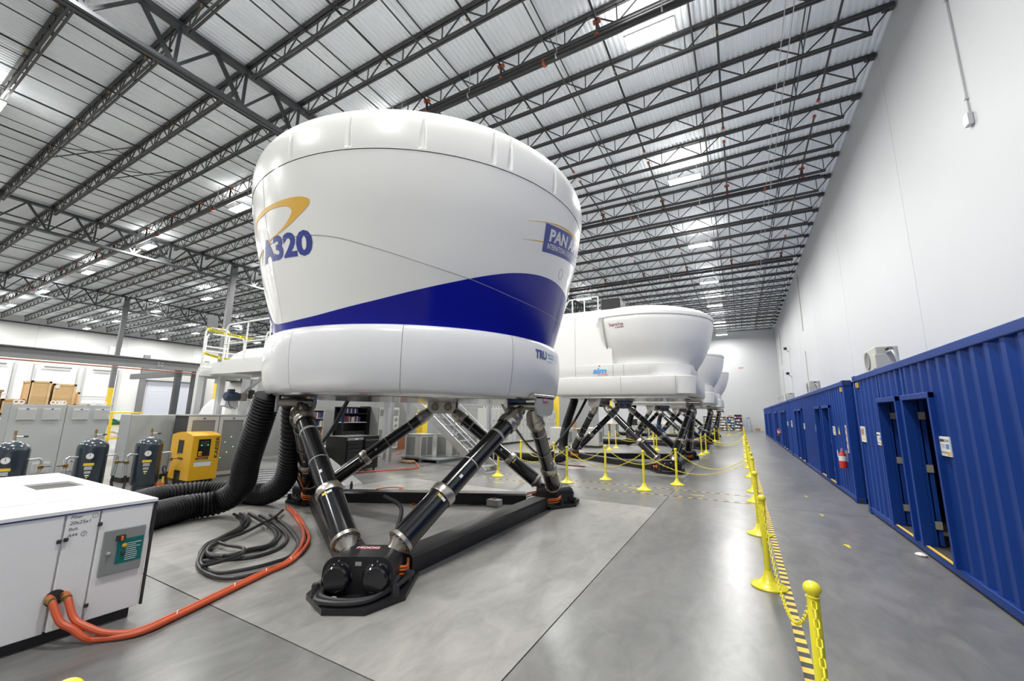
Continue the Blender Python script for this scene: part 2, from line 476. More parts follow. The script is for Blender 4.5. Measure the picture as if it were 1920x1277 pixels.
# bridging runs and sprinkler branch pipes along the hall
for i, x in enumerate((2.35, -.45, -4.2, -7.4, -10.4)):
    m_ = MB()
    for dz in (-.11, -JD+.08): m_.bar((x, .5, roof(x)+dz), (x, 58, roof(x)+dz), .03)
    tag(obj('joist_bridging', m_, 'steel_joist', smooth=False), 'thin bridging bars across the aisle joists, %s run from the white wall' % ordw(i+1), 'bridging', 'joist bridging runs')
for i, x in enumerate((-16.3, -19.2, -22.8, -25.6, -28.6, -36, -40.4, -46, -56, -63.2, -68)):
    m_ = MB()
    for dz in (-.11, -JD+.08): m_.bar((x, .5, roof(x)+dz), (x, 58, roof(x)+dz), .026)
    tag(obj('joist_bridging', m_, 'steel_joist', smooth=False), 'thin bridging bars across joists left of the first girder, %s run leftwards' % ordw(i+1), 'bridging', 'joist bridging runs')
for i, x in enumerate((3.1, .18, -2.72, -5.8, -8.8, -11.8, -15.2, -18, -21, -24, -27, -30.2, -35, -38, -41.8, -45)):
    z = roof(x)-.45
    ya, yb = (.6, 15.8) if x > -13 else (.6, 12.4)
    for j, (a, b) in enumerate(((ya, yb), (yb+.9, 27.0), (28.0, 56))):
        t = thing('sprinkler_pipe', 'black sprinkler branch pipe, %s run from the white wall, %s length away' % (ordw(i+1), ordw(j+1)), 'sprinkler pipe', (x, a, z), 0, 'sprinkler branch pipes')
        obj('pipe', MB().cyl((x,a,z), (x,b,z), .032, n=8), 'pipe_black', t, True)
        obj('end_cap', MB().cyl((x,b-.05,z), (x,b+.06,z), .052, n=8), 'coupling', t, True)
        obj('end_cap', MB().cyl((x,a-.06,z), (x,a+.05,z), .052, n=8), 'coupling', t, True)
        y = a+1.4; c = 0
        while y < min(b, 26):
            if x < -13 or c % 2 == 1: obj('sprinkler_head', MB().stack((x,y,z-.03), (0,0,-1), [(0,.02),(.04,.014),(.06,.014),(.075,.03),(.085,.03)], 8), 'brass', t, True)
            y += 1.85; c += 1
for pi, (Y, xa, xb, z) in enumerate(((9.4, 4.0, -13.0, 11.98), (20.3, 3.7, -13.0, 12.0), (9.2, -13.9, -70, 11.72), (31.0, 3.7, -13, 12.0))):
    t = thing('sprinkler_main', 'thick black sprinkler main hung below the joists, ' + ['nearest above the aisle', 'second from the camera above the aisle', 'left of the first girder', 'third from the camera above the aisle'][pi], 'sprinkler pipe', (xa, Y, z))
    zz = lambda x: z+SL*(x-xa)
    obj('pipe', MB().cyl((xa,Y,zz(xa)), (xb,Y,zz(xb)), .095, n=14), 'pipe_black', t, True)
    xs = [x for x in (3.1, .18, -2.72, -5.8, -8.8, -11.8, -15.2, -18, -21, -24, -27, -30.2, -35, -38, -41.8, -45, -49, -53, -57, -61) if xb < x < xa]
    for x in xs:
        obj('riser', MB().cyl((x,Y,zz(x)+.09), (x,Y,roof(x)-.45), .04, n=8), 'pipe_black', t, True)
        obj('coupling', MB().cyl((x,Y,zz(x)+.09), (x,Y,zz(x)+.17), .062, n=8), 'coupling', t, True)
        obj('coupling', MB().cyl((x-.1,Y,roof(x)-.45), (x+.1,Y,roof(x)-.45), .062, n=8), 'coupling', t, True)
        hg = obj('hanger', MB().cyl((x-1.22,Y,zz(x)), (x-1.18,Y,zz(x)), .104, n=14), 'galv', t, True)
        obj('rod', MB().cyl((x-1.2,Y,zz(x)+.1), (x-1.2,Y,roof(x)-.02), .012, n=6), 'galv', hg, True)
    for x in xs[1::2]: obj('coupling', MB().cyl((x+1.45,Y,zz(x)), (x+1.53,Y,zz(x)), .118, n=14), 'coupling', t, True)
# cross bracing rods seen over the left bay
for i, (x, k) in enumerate(((-23.2, -5), (-23.2, -4))):
    a = D0+DJ*k
    m_ = MB().bar((x-1.7,a,roof(x)-JD+.05), (x+1.7,a+DJ,roof(x)-.12), .03).bar((x-1.7,a,roof(x)-.12), (x+1.7,a+DJ,roof(x)-JD+.05), .03)
    tag(obj('cross_brace', m_, 'steel_joist', smooth=False), 'crossed steel rods between two left-bay joists, %s from the camera' % ordw(i+1), 'brace', 'joist cross braces')
# thin conduits running down the right side of the roof
for i, x in enumerate((1.75, 1.95)):
    tag(obj('conduit', MB().cyl((x,7,roof(x)-JD-.03), (x,56,roof(x)-JD-.03), .012, n=6), 'galv'), 'thin galvanised conduit strung under the joists, %s from the white wall' % ('nearer' if i else 'farther'), 'conduit')

# ------------------------------------------------------------------ high-bay lamps
lx = [-1.42, -11.5, -21.4, -31.7, -41.8, -52, -62, -71]
ly = [-5.9, 2.0, 9.88, 17.7, 25.6, 33.5, 41.2, 49.0, 56.8]
hb = MB().cbox(-.66, .66, -.22, .22, .05, .12, .02)
hbm = None
ld = bpy.data.lights.new('high_bay', 'AREA'); ld.shape = 'RECTANGLE'; ld.size = 1.25; ld.size_y = .38; ld.energy = LAMP_W; ld.color = (1.0, .985, .955)
lu = bpy.data.lights.new('deck_fill', 'AREA'); lu.shape = 'RECTANGLE'; lu.size = 1.25; lu.size_y = .38; lu.energy = LAMP_W*.06; lu.color = (1.0, .985, .955)  # upward fill light, added to brighten the roof deck
for i, x in enumerate(lx):
    for j, y in enumerate(ly):
        if x < -30 and y > 40: continue      # hidden behind the simulators
        z = roof(x)-1.12
        where = ['above the aisle']+['in row %s from the white wall' % ORD[q] for q in range(2, 8)]+['in the row by the far left wall']; where = where[i]
        t = thing('high_bay_light', 'LED high-bay light %s, %s from the near end' % (where, ordw(j+1)), 'ceiling light', (x, y, z), 0, 'high-bay lights')
        if hbm is None:
            o1 = obj('housing', hb, 'lamp_body', t)
            o2 = obj('driver_box', MB().cbox(-.3,.3,-.09,.09,.12,.2,.01), 'lamp_body', t)
            o3 = obj('lens', MB().box(-.63,.63,-.2,.2,.035,.05), 'lamp_lens', t, smooth=False)
            o4 = obj('hanger_rod', MB().cyl((-.5,0,.12),(-.5,0,1.13),.006,n=5), 'galv', t)
            o5 = obj('hanger_rod', MB().cyl((.5,0,.12),(.5,0,1.13),.006,n=5), 'galv', t)
            hbm = (o1, o2, o3, o4, o5)
        else:
            for o in hbm: link(o.name.split('.')[0], o.data, t)
        l = bpy.data.objects.new('lamp_light', ld); COL.objects.link(l); l.parent = t; l.location = (0,0,.02)
        l = bpy.data.objects.new('added_deck_fill', lu); COL.objects.link(l); l.parent = t; l.location = (0,0,.21); l.rotation_euler = (PI, 0, 0)  # added fill above the driver box, not a part of the fixture

# ------------------------------------------------------------------ flight simulators
def polar(r, deg): return Vector((r*math.cos(R_(deg)), r*math.sin(R_(deg)), 0))

def motion_base(t, zU, s=1.0, detail=True):
    """six-legged motion base in the simulator's own frame (its centre on the floor)"""
    feet = [polar(2.69, a) for a in (-60, 60, 180)]
    tops = [polar(1.98, a) for a in (0, 120, -120)]
    angs = (-60, 60, 180)
    lowers = {}
    for i, (fp, a) in enumerate(zip(feet, angs)):
        e = polar(1, a); tg = Vector((-e.y, e.x, 0)); Mx = Matrix.Translation(fp) @ Matrix((e, tg, Vector((0,0,1)))).transposed().to_4x4()
        plate = obj('base_plate', MB().prism([(.58,-.19),(.58,.19),(.27,.47),(-.34,.47),(-.45,.2),(-.45,-.2),(-.34,-.47),(.27,-.47)], 0, .05).xf(Mx), 'black_satin', t, ang=20)
        h = MB()
        prof = [(-.13,.06),(-.13,.30),(-.08,.37),(.10,.37),(.2,.32),(.25,.25),(.25,.06)]
        n = len(prof); yl = .34
        # stadium-like housing: rounded corners in the tangential direction
        pts = []
        for k in range(7):
            q = PI/2*k/6
            pts.append((-yl+.14-.14*math.sin(q), .24+.14*math.cos(q)-.0))
        sil = [(-yl, .05)] + [(p[0], p[1]) for p in reversed(pts)] + [(-p[0], p[1]) for p in pts] + [(yl, .05)]
        ns = len(sil)
        vs = [(.27, y, z) for y, z in sil] + [(.2, y*.98, min(z, .40)) for y, z in sil] + [(-.12, y*.98, z*.98) for y, z in sil]
        fs = [tuple(range(ns))] + [(k, k+ns, k+1+ns, k+1) for k in range(ns-1)] + [(k+ns, k+2*ns, k+1+2*ns, k+1+ns) for k in range(ns-1)] + [tuple(range(3*ns-1, 2*ns-1, -1))]
        hs = obj('motor_housing', MB().add(vs, fs).xf(Mx), 'black_satin', plate, ang=30)
        if detail:
            for sg in (-1, 1):
                obj('motor_cap', MB().stack((.26, sg*.185, .2), (1,0,0), [(0,.14),(.012,.14),(.02,.125),(.085,.12),(.1,.105)], 24).xf(Mx), 'black_gloss', plate)
                obj('cap_screw', MB().cyl((.27, sg*.185, .345), (.285, sg*.185, .345), .008, n=8).xf(Mx), 'nickel', plate)
            for (px_, py_) in ((.30,-.375),(.30,.375),(-.05,-.41),(-.05,.41)):
                obj('anchor_cap', MB().stack((px_,py_,.05), (0,0,1), [(0,.045),(.01,.045),(.012,.038),(.09,.036),(.105,.028)], 14).xf(Mx), 'black_rubber', plate)
            for sg in (-.16, .16):
                obj('leveling_bolt', MB().stack((.42,sg,.05), (0,0,1), [(0,.04),(.015,.04),(.03,.03)], 14).xf(Mx), 'seam_grey', plate)
            obj('logo_plate', MB().box(-.05,.03,-.12,.12,.372,.376).xf(Mx), 'label_red', plate, smooth=False)
            tx = text_mb('MOOG', .075, .002, align='CENTER', wscale=1.0)
            tx.xf(Mx @ frame_mat((.012, 0, .3775), (0,1,0), (-1,0,0))); obj('logo_text', tx, 'decal_white', plate, smooth=False)
            obj('name_plate', MB().box(.2705,.272,-.03,.03,.30,.335).xf(Mx), 'seam_grey', plate, smooth=False)
            # heavy cable looped in front of the foot
            lp = spline([(-.15,.44,.1),(.14,.37,.09),(.38,.24,.08),(.47,.08,.075),(.48,-.12,.08),(.42,-.27,.09),(.28,-.30,.10),(.2,-.32,.16)], 6)
            obj('foot_cable', MB().tube(lp, .026, 8).xf(Mx), 'black_rubber', plate)
            lp = spline([(.1,.35,.14),(.26,.30,.1),(.44,.2,.076),(.52,.06,.076),(.53,-.12,.076),(.47,-.29,.076),(.32,-.33,.085),(.2,-.37,.13)], 6)
            obj('foot_cable', MB().tube(lp, .026, 8).xf(Mx), 'black_rubber', plate)
            for q, sg in enumerate((-1, 1)):
                for z_ in (.10, .14, .17):
                    lp = spline([(.0,sg*.33,z_+.03),(-.12,sg*.38,z_),(-.28,sg*.36,z_),(-.42,sg*.33,z_-.02),(-.62,sg*.38,z_-.03)], 5)
                    obj('orange_cable', MB().tube(lp, .013, 6).xf(Mx), 'hose_orange2', plate)
        lowers[i] = [Mx @ Vector((-.06, -.2, .30)), Mx @ Vector((-.06, .2, .30))]
    for i in range(3):
        a, b = feet[i], feet[(i+1) % 3]; d = (b-a).normalized(); n = Vector((-d.y, d.x, 0))
        p0, p1 = a+d*.5, b-d*.5; q = MB()
        for p in (p0, p1): pass
        q.add([p0-n*.17, p1-n*.17, p1+n*.17, p0+n*.17, p0-n*.16+Vector((0,0,.17)), p1-n*.16+Vector((0,0,.17)), p1+n*.16+Vector((0,0,.17)), p0+n*.16+Vector((0,0,.17)),
               p0-n*.13+Vector((0,0,.2)), p1-n*.13+Vector((0,0,.2)), p1+n*.13+Vector((0,0,.2)), p0+n*.13+Vector((0,0,.2))],
              [(0,3,2,1),(0,1,5,4),(2,3,7,6),(4,5,9,8),(6,7,11,10),(8,9,10,11),(1,2,6,10,9,5),(3,0,4,8,11,7)])
        obj('floor_beam', q, 'black_satin', t, ang=20)
    zb = zU
    for i, (tp, a) in enumerate(zip(tops, (0, 120, -120))):
        e = polar(1, a); tg = Vector((-e.y, e.x, 0)); Mx = Matrix.Translation(tp+Vector((0,0,zU))) @ Matrix((e, tg, Vector((0,0,1)))).transposed().to_4x4()
        br = obj('joint_bracket', MB().cbox(-.24,.3,-.36,.36,.07,.14,.01).xf(Mx), 'nickel', t, ang=25)
        q = MB().prism([(-.30,.10),(-.30,-.06),(-.24,-.15),(-.12,-.17),(.12,-.17),(.24,-.15),(.30,-.06),(.30,.10)], 0, .03)
        obj('cheek_plate', MB().merge(q).xf(Mx @ frame_mat((.27,0,0), (0,1,0), (0,0,1))), 'seam_grey', br, ang=20)
        obj('cheek_plate', MB().merge(q).xf(Mx @ frame_mat((-.20,0,0), (0,1,0), (0,0,1))), 'nickel', br, ang=20)
        if detail:
            for sg in (-1, 1):
                obj('bearing_disc', MB().stack((-.2, sg*.14, -.03), (-1,0,0), [(0,.085),(.02,.085),(.022,.07),(.012,.06),(.012,.03),(.03,.028),(.032,.0)], 20, caps=False).xf(Mx), 'nickel_dark', br)
                obj('pivot_pin', MB().cyl((-.2, sg*.14, -.03), (.27, sg*.14, -.03), .055, n=14).xf(Mx), 'nickel', br)
            obj('logo_plate', MB().box(.301,.304,-.08,.08,.03,.09).xf(Mx), 'label_red', br, smooth=False)
            tx = text_mb('MOOG', .045, .001, align='CENTER'); tx.xf(Mx @ frame_mat((.306,0,.045), (0,1,0), (0,0,1))); obj('logo_text', tx, 'decal_white', br, smooth=False)
    # legs: foot i side +/- to the neighbouring upper joints
    links = [(0, 1, 0, -1), (0, 0, 2, 1), (1, 0, 0, 1), (1, 1, 1, -1), (2, 0, 1, 1), (2, 1, 2, -1)]
    for fi, side, ti, ts in links:
        a = (0, 120, -120)[ti]; e = polar(1, a); tg = Vector((-e.y, e.x, 0))
        p0 = lowers[fi][side]; p1 = tops[ti] + Vector((0,0,zU-.05)) + tg*(ts*.16)
        d = (p1-p0); L = d.length; d.normalize()
        leg = obj('actuator_leg', MB().stack(p0, d, [(.20,.138),(.205,.142),(L*.31,.142),(L*.31+.005,.138)], 24), 'black_gloss', t)
        obj('upper_tube', MB().stack(p0, d, [(L*.33,.122),(L*.55,.122),(L*.55+.001,.117),(L-.42,.117)], 24), 'black_gloss', leg)
        obj('flange_ring', MB().stack(p0, d, [(L*.305,.152),(L*.31,.156),(L*.34,.156),(L*.345,.15),(L*.352,.125)], 28), 'nickel', leg)
        obj('band', MB().stack(p0, d, [(L*.52,.1195),(L*.525,.1225),(L*.53,.1225),(L*.535,.1195)], 24), 'seam_grey', leg)
        obj('band', MB().stack(p0, d, [(L*.74,.1175),(L*.745,.1205),(L*.75,.1205),(L*.755,.1175)], 24), 'seam_grey', leg)
        tcv = obj('top_clevis', MB().stack(p0, d, [(L-.44,.135),(L-.40,.138),(L-.39,.145),(L-.34,.145),(L-.33,.138),(L-.24,.132),(L-.235,.122),(L-.16,.115),(L-.1,.07),(L-.02,.055)], 24), 'nickel', leg)
        bcv = obj('bottom_clevis', MB().stack(p0, d, [(.0,.06),(.08,.075),(.14,.12),(.15,.152),(.19,.152),(.2,.138)], 24), 'nickel', leg)
        if detail:
            ax = d.orthogonal().normalized(); bx_ = d.cross(ax)
            for k in range(16):
                q = 2*PI*k/16; c_ = p0 + (ax*math.cos(q)+bx_*math.sin(q))*.128
                tcv_b = MB().cyl(c_+d*(L-.455), c_+d*(L-.44), .012, n=6)
                if k == 0: bl = MB()
                bl.merge(tcv_b); bl.merge(MB().cyl(c_+d*(.135), c_+d*(.15), .011, n=6)) ; bl.merge(MB().cyl(c_+d*(L*.295), c_+d*(L*.305), .01, n=6))
            tag(obj('bolts', bl, 'nickel_dark', leg), kind='stuff')
            sd = Vector((0,0,1)).cross(d).normalized()
            up_ = d.cross(sd)*-1
            cam_side = (Vector((1,-1,.25))); cam_side = (cam_side - d*cam_side.dot(d)).normalized()
            Ml = frame_mat(p0+d*(L*.42)+cam_side*.1235, d, d.cross(cam_side)*-1)
            obj('sticker', MB().box(0,.045,-.018,.018,-.004,.001).xf(Ml), 'binder_white', leg, smooth=False)
            Ml = frame_mat(p0+d*(L*.285)+cam_side*.143, d, d.cross(cam_side)*-1)
            obj('sticker', MB().box(0,.03,-.05,.01,-.004,.001).xf(Ml), 'binder_white', leg, smooth=False)
            obj('sticker', MB().box(0,.03,.015,.06,-.006,.001).xf(Ml), 'yellow_paint', leg, smooth=False)

# --- simulator with the blue stripe (nearest)
SC = (-4.8, 5.55)
sim1 = thing('flight_simulator', 'white full-flight simulator with blue stripe and gold swoosh logos, nearest the camera', 'simulator', (*SC, 0))
motion_base(sim1, 1.9)
ZK = [2.8,3.2,3.6,4.0,4.4,4.8,5.1,5.35,5.5,5.6,5.66]
RK = [2.322,2.433,2.544,2.647,2.746,2.816,2.852,2.837,2.738,2.561,2.45]
OX = -.14
def prof1(z): return smooth_interp(z, ZK, RK)
def surf(th, z, off=0.):
    r = prof1(z)+off; return (OX+r*math.cos(R_(th)), r*math.sin(R_(th)), z)
def ring_mesh(t0, t1, nt, zs, off=0., fn=None):
    mb = MB(); vs = []
    for z in zs:
        for i in range(nt+1):
            th = t0+(t1-t0)*i/nt; vs.append(surf(th, z, off+(fn(th, z) if fn else 0)))
    w_ = nt+1
    return mb.add(vs, [(k*w_+i, k*w_+i+1, (k+1)*w_+i+1, (k+1)*w_+i) for k in range(len(zs)-1) for i in range(nt)])
def lin(a, b, n): return [a+(b-a)*i/n for i in range(n+1)]
shell = obj('display_shell', ring_mesh(-180, 180, 180, lin(2.8, 4.885, 30)), 'sim_white', sim1)
GR = [-88.2+1.0, -69.4, -51.1, -32.8, -27.8, -10.6, 12, 30, 48]
def groove(th, z):
    if z < 4.925 or z > 5.37: return 0
    d = min(abs(th-g) for g in GR)
    wdt = .75*min(1, max(.15, (5.37-z)/.3))
    return -.035*max(0, 1-(d/wdt)**2) if d < wdt else 0
nt = 720
top = ring_mesh(-120, 60, nt, [4.893,4.9,4.92,4.926]+lin(4.95, 5.35, 10)+[5.38,5.42,5.46,5.5,5.55,5.6,5.63,5.66], .004, groove)
ringo = obj('upper_ring', top, 'sim_white', sim1, ang=50)
back = ring_mesh(60, 240, 90, [4.893,5.0,5.1,5.2,5.35,5.42,5.46,5.5,5.55,5.6,5.63,5.66], .004)
obj('upper_ring', back, 'sim_white', sim1)
cap = MB(); vs = []
for r, z in ((2.454,5.66),(2.3,5.71),(1.8,5.78),(1.0,5.82),(.02,5.83)):
    for i in range(96): vs.append((OX+r*math.cos(2*PI*i/96), r*math.sin(2*PI*i/96), z))
cap.add(vs, [(k*96+i, k*96+(i+1) % 96, (k+1)*96+(i+1) % 96, (k+1)*96+i) for k in range(4) for i in range(96)])
obj('roof_cap', cap, 'sim_white', sim1)
# stripe
ST = [-150,-128,-119,-113,-108,-104.7,-95,-81.7,-65.1,-54.2,-40.7,-31.2,-22.2,-13.4,-4.4,5.2,20,40,60,90]
SZ = [3.75,3.45,3.22,3.02,2.955,2.94,2.93,2.965,3.09,3.21,3.385,3.52,3.635,3.71,3.75,3.745,3.68,3.5,3.2,2.9]
mb = MB(); vs = []; nt = 260
for i in range(nt+1):
    th = -150+240*i/nt; zt = smooth_interp(th, ST, SZ)
    for k in range(9): vs.append(surf(th, 2.81+(zt-2.81)*k/8, .004))
mb.add(vs, [(i*9+k, (i+1)*9+k, (i+1)*9+k+1, i*9+k+1) for i in range(nt) for k in range(8)])
obj('stripe', mb, 'sim_blue', shell)
# panel seams on the shell
def seam(pts, r=.0045, m='seam_grey', off=.001, par=None):
    obj('panel_seam', MB().tube([surf(t, z, off) for t, z in pts], r, 5), m, par or shell)
dth = [-125,-112,-103,-86.4,-75.3,-63.1,-48.6,-36.1,-20.4,-6,8.1,25]; dz = [3.9,3.97,3.99,3.95,3.88,3.73,3.56,3.45,3.33,3.28,3.27,3.3]
seam([(t, smooth_interp(t, dth, dz)) for t in lin(-125, 25, 100)], .005)
seam([(-101.8, z) for z in lin(2.95, 5.4, 30)], .0035, 'sim_skirt')
seam([(-30.0, z) for z in lin(4.9, 5.4, 10)], .003, 'sim_skirt', .004)
circ = [(2.8+1.55*math.cos(a), 3.92+.085*math.sin(a)) for a in lin(0, 2*PI, 28)]
seam(circ, .003)
# lettering and swooshes wrapped on the shell
def wrap(mb2, th0, z0, tilt=0., off=.005, ref=2.62):
    out = []
    for x, y, _ in mb2.v:
        X = x*math.cos(tilt)-y*math.sin(tilt); Y = x*math.sin(tilt)+y*math.cos(tilt)
        out.append(surf(th0+math.degrees(X/ref), z0+Y, off))
    mb2.v = out; return mb2
tx = text_mb('A320', .40, .016, space=.98, slices=24)
wmax = max(v[0] for v in tx.v); tx.v = [(v[0]*1.20/wmax, v[1], 0) for v in tx.v]
obj('lettering', wrap(tx, -107.8, 3.79, math.atan2(-.085, 1.2)), 'decal_blue', shell, smooth=False)
def strip_decal(outer, inner, m, off=.0045, n=6, par=None):
    o = spline([(t, z, 0) for t, z in outer], n); i_ = spline([(t, z, 0) for t, z in inner], n)
    k = len(o); vs = []
    for a in range(k):
        b = i_[min(len(i_)-1, int(round(a*(len(i_)-1)/(k-1))))]
        vs += [surf(o[a].x, o[a].y, off), surf((o[a].x+b.x)/2, (o[a].y+b.y)/2, off), surf(b.x, b.y, off)]
    obj('swoosh', MB().add(vs, [(3*a+c, 3*a+3+c, 3*a+4+c, 3*a+1+c) for a in range(k-1) for c in (0, 1)]), m, par or shell, smooth=False)
strip_decal([(-114.5,4.22),(-113.2,4.36),(-110.5,4.44),(-105,4.46),(-100.5,4.465),(-94,4.45),(-88,4.435),(-84,4.41),(-81.3,4.36),(-81.6,4.29),(-84.5,4.21),(-89.1,4.12),(-94.6,4.06),(-99,4.035),(-103.2,3.995)],
            [(-114.3,4.22),(-112.6,4.35),(-109.6,4.40),(-104.5,4.395),(-100.5,4.40),(-95.5,4.39),(-92,4.37),(-90,4.35),(-88.6,4.315),(-88.0,4.26),(-90.1,4.17),(-93.6,4.095),(-97.5,4.06),(-101,4.045),(-104.2,4.03)], 'decal_gold')
strip_decal([(-107.6,4.0),(-110.5,3.95),(-112.6,3.88),(-113.8,3.80)], [(-107.2,3.97),(-110.2,3.92),(-112.3,3.86),(-113.6,3.79)], 'decal_gold')
# badge: blue parallelogram with lettering
mb = MB(); vs = []; nu, nv = 40, 6
TL = math.atan2(.24, 1.6)
def badge(u, v):           # u,v in metres along / up
    X = u*math.cos(TL)-v*math.sin(TL); Y = u*math.sin(TL)+v*math.cos(TL); return (-11.6+math.degrees(X/2.68), 4.06+Y)
for i in range(nu+1):
    for k in range(nv+1):
        u = 1.40*i/nu; v = .395*k/nv; vs.append(surf(*badge(u+.03*k/nv, v), .004))
mb.add(vs, [(i*(nv+1)+k, (i+1)*(nv+1)+k, (i+1)*(nv+1)+k+1, i*(nv+1)+k+1) for i in range(nu) for k in range(nv)])
obj('badge', mb, 'decal_blue', shell, smooth=False)
def btext(s, size, bold, u0, v0, wid, m='decal_white', shear=0.):
    tx = text_mb(s, size, bold, shear, slices=26); x1 = max(v[0] for v in tx.v)
    tx.v = [surf(*badge(u0+v[0]*wid/x1, v0+v[1]), .006) for v in tx.v]; obj('lettering', tx, m, shell, smooth=False)
btext('PAN AM', .235, .009, .12, .17, 1.06, shear=.12)
btext('INTERNATIONAL FLIGHT ACADEMY', .108, .002, .10, .055, 1.2)
strip_decal([(-20,4.362),(-13.2,4.455),(-6.3,4.535),(-.9,4.58),(5,4.62),(11.2,4.655),(18,4.67),(20,4.60),(18,4.56)], [(-20,4.358),(-13.2,4.445),(-6.3,4.518),(-.9,4.55),(4,4.575),(9,4.575),(12,4.56),(12.5,4.53),(12.5,4.50)], 'decal_gold')
strip_decal([(-21,4.103),(-16,4.155),(-11.6,4.20)], [(-21,4.10),(-16,4.145),(-11.6,4.185)], 'decal_gold')
# skirt panels
SKZ = [1.985,2.0,2.04,2.12,2.4,2.6,2.72,2.78,2.81,2.825,2.83]
SKR = [2.30,2.345,2.38,2.41,2.45,2.45,2.44,2.42,2.395,2.36,2.30]
def skirt(t0, t1):
    mb = MB(); vs = []; n = max(4, int((t1-t0)/2)); zs = SKZ
    for z, r in zip(SKZ, SKR):
        for i in range(n+1):
            th = R_(t0+.06+(t1-t0-.12)*i/n); vs.append((OX+r*math.cos(th), r*math.sin(th), z))
    w_ = n+1
    mb.add(vs, [(k*w_+i, k*w_+i+1, (k+1)*w_+i+1, (k+1)*w_+i) for k in range(len(zs)-1) for i in range(n)])
    obj('skirt_panel', mb, 'sim_skirt', sim1)
cuts = [-200,-150,-120,-91.2,-54.2,-19.3,18,54,91,125,160]
for a, b in zip(cuts[:-1], cuts[1:]): skirt(a, b)
seam([], par=sim1) if False else None
mb = MB().stack((OX,0,1.955), (0,0,1), [(0,1.6),(.0,2.2),(.01,2.25),(.05,2.27),(.06,2.3)], 72)
obj('platform_underside', mb, 'underside', sim1)
mb = MB().stack((OX,0,2.1), (0,0,1), [(0,2.36),(.6,2.36)], 48); obj('inner_frame', mb, 'seam_grey', sim1)
def skt(s, size, th0, z0, m, bold=.003, shear=0., wid=None):
    tx = text_mb(s, size, bold, shear, slices=14); x1 = max(v[0] for v in tx.v); f_ = (wid/x1) if wid else 1
    out = []
    for x, y, _ in tx.v:
        z = z0+y; r = interp(z, SKZ, SKR)+.004; th = R_(th0)+x*f_/2.45; out.append((OX+r*math.cos(th), r*math.sin(th), z))
    tx.v = out; obj('lettering', tx, m, sim1, smooth=False)
skt('TRU', .17, -8.2, 2.56, 'decal_blue', .008, .1, .34)
for k, s in enumerate(('SIMULATION', '+ TRAINING', 'A Textron Company')): skt(s, (.05,.05,.028)[k], .4, 2.63-.05*k, 'decal_lightblue', .001, 0, (.26,.24,.16)[k])
# rear cabin
cb = obj('cabin', MB().cbox(-2.75, -1.4, -1.2, 1.2, 2.2, 5.1, .12, 3), 'sim_white', sim1)
obj('cabin_door', MB().cbox(-2.79, -2.75, -.5, .5, 2.85, 4.95, .01), 'sim_skirt', sim1)
# curled black cable on the near leg
obj('leg_cable', MB().tube(spline([(.92,-1.75,.75),(1.12,-1.65,.62),(1.2,-1.8,.38),(1.25,-2.0,.15),(1.42,-2.3,.09)], 8), .025, 8), 'black_rubber', sim1)

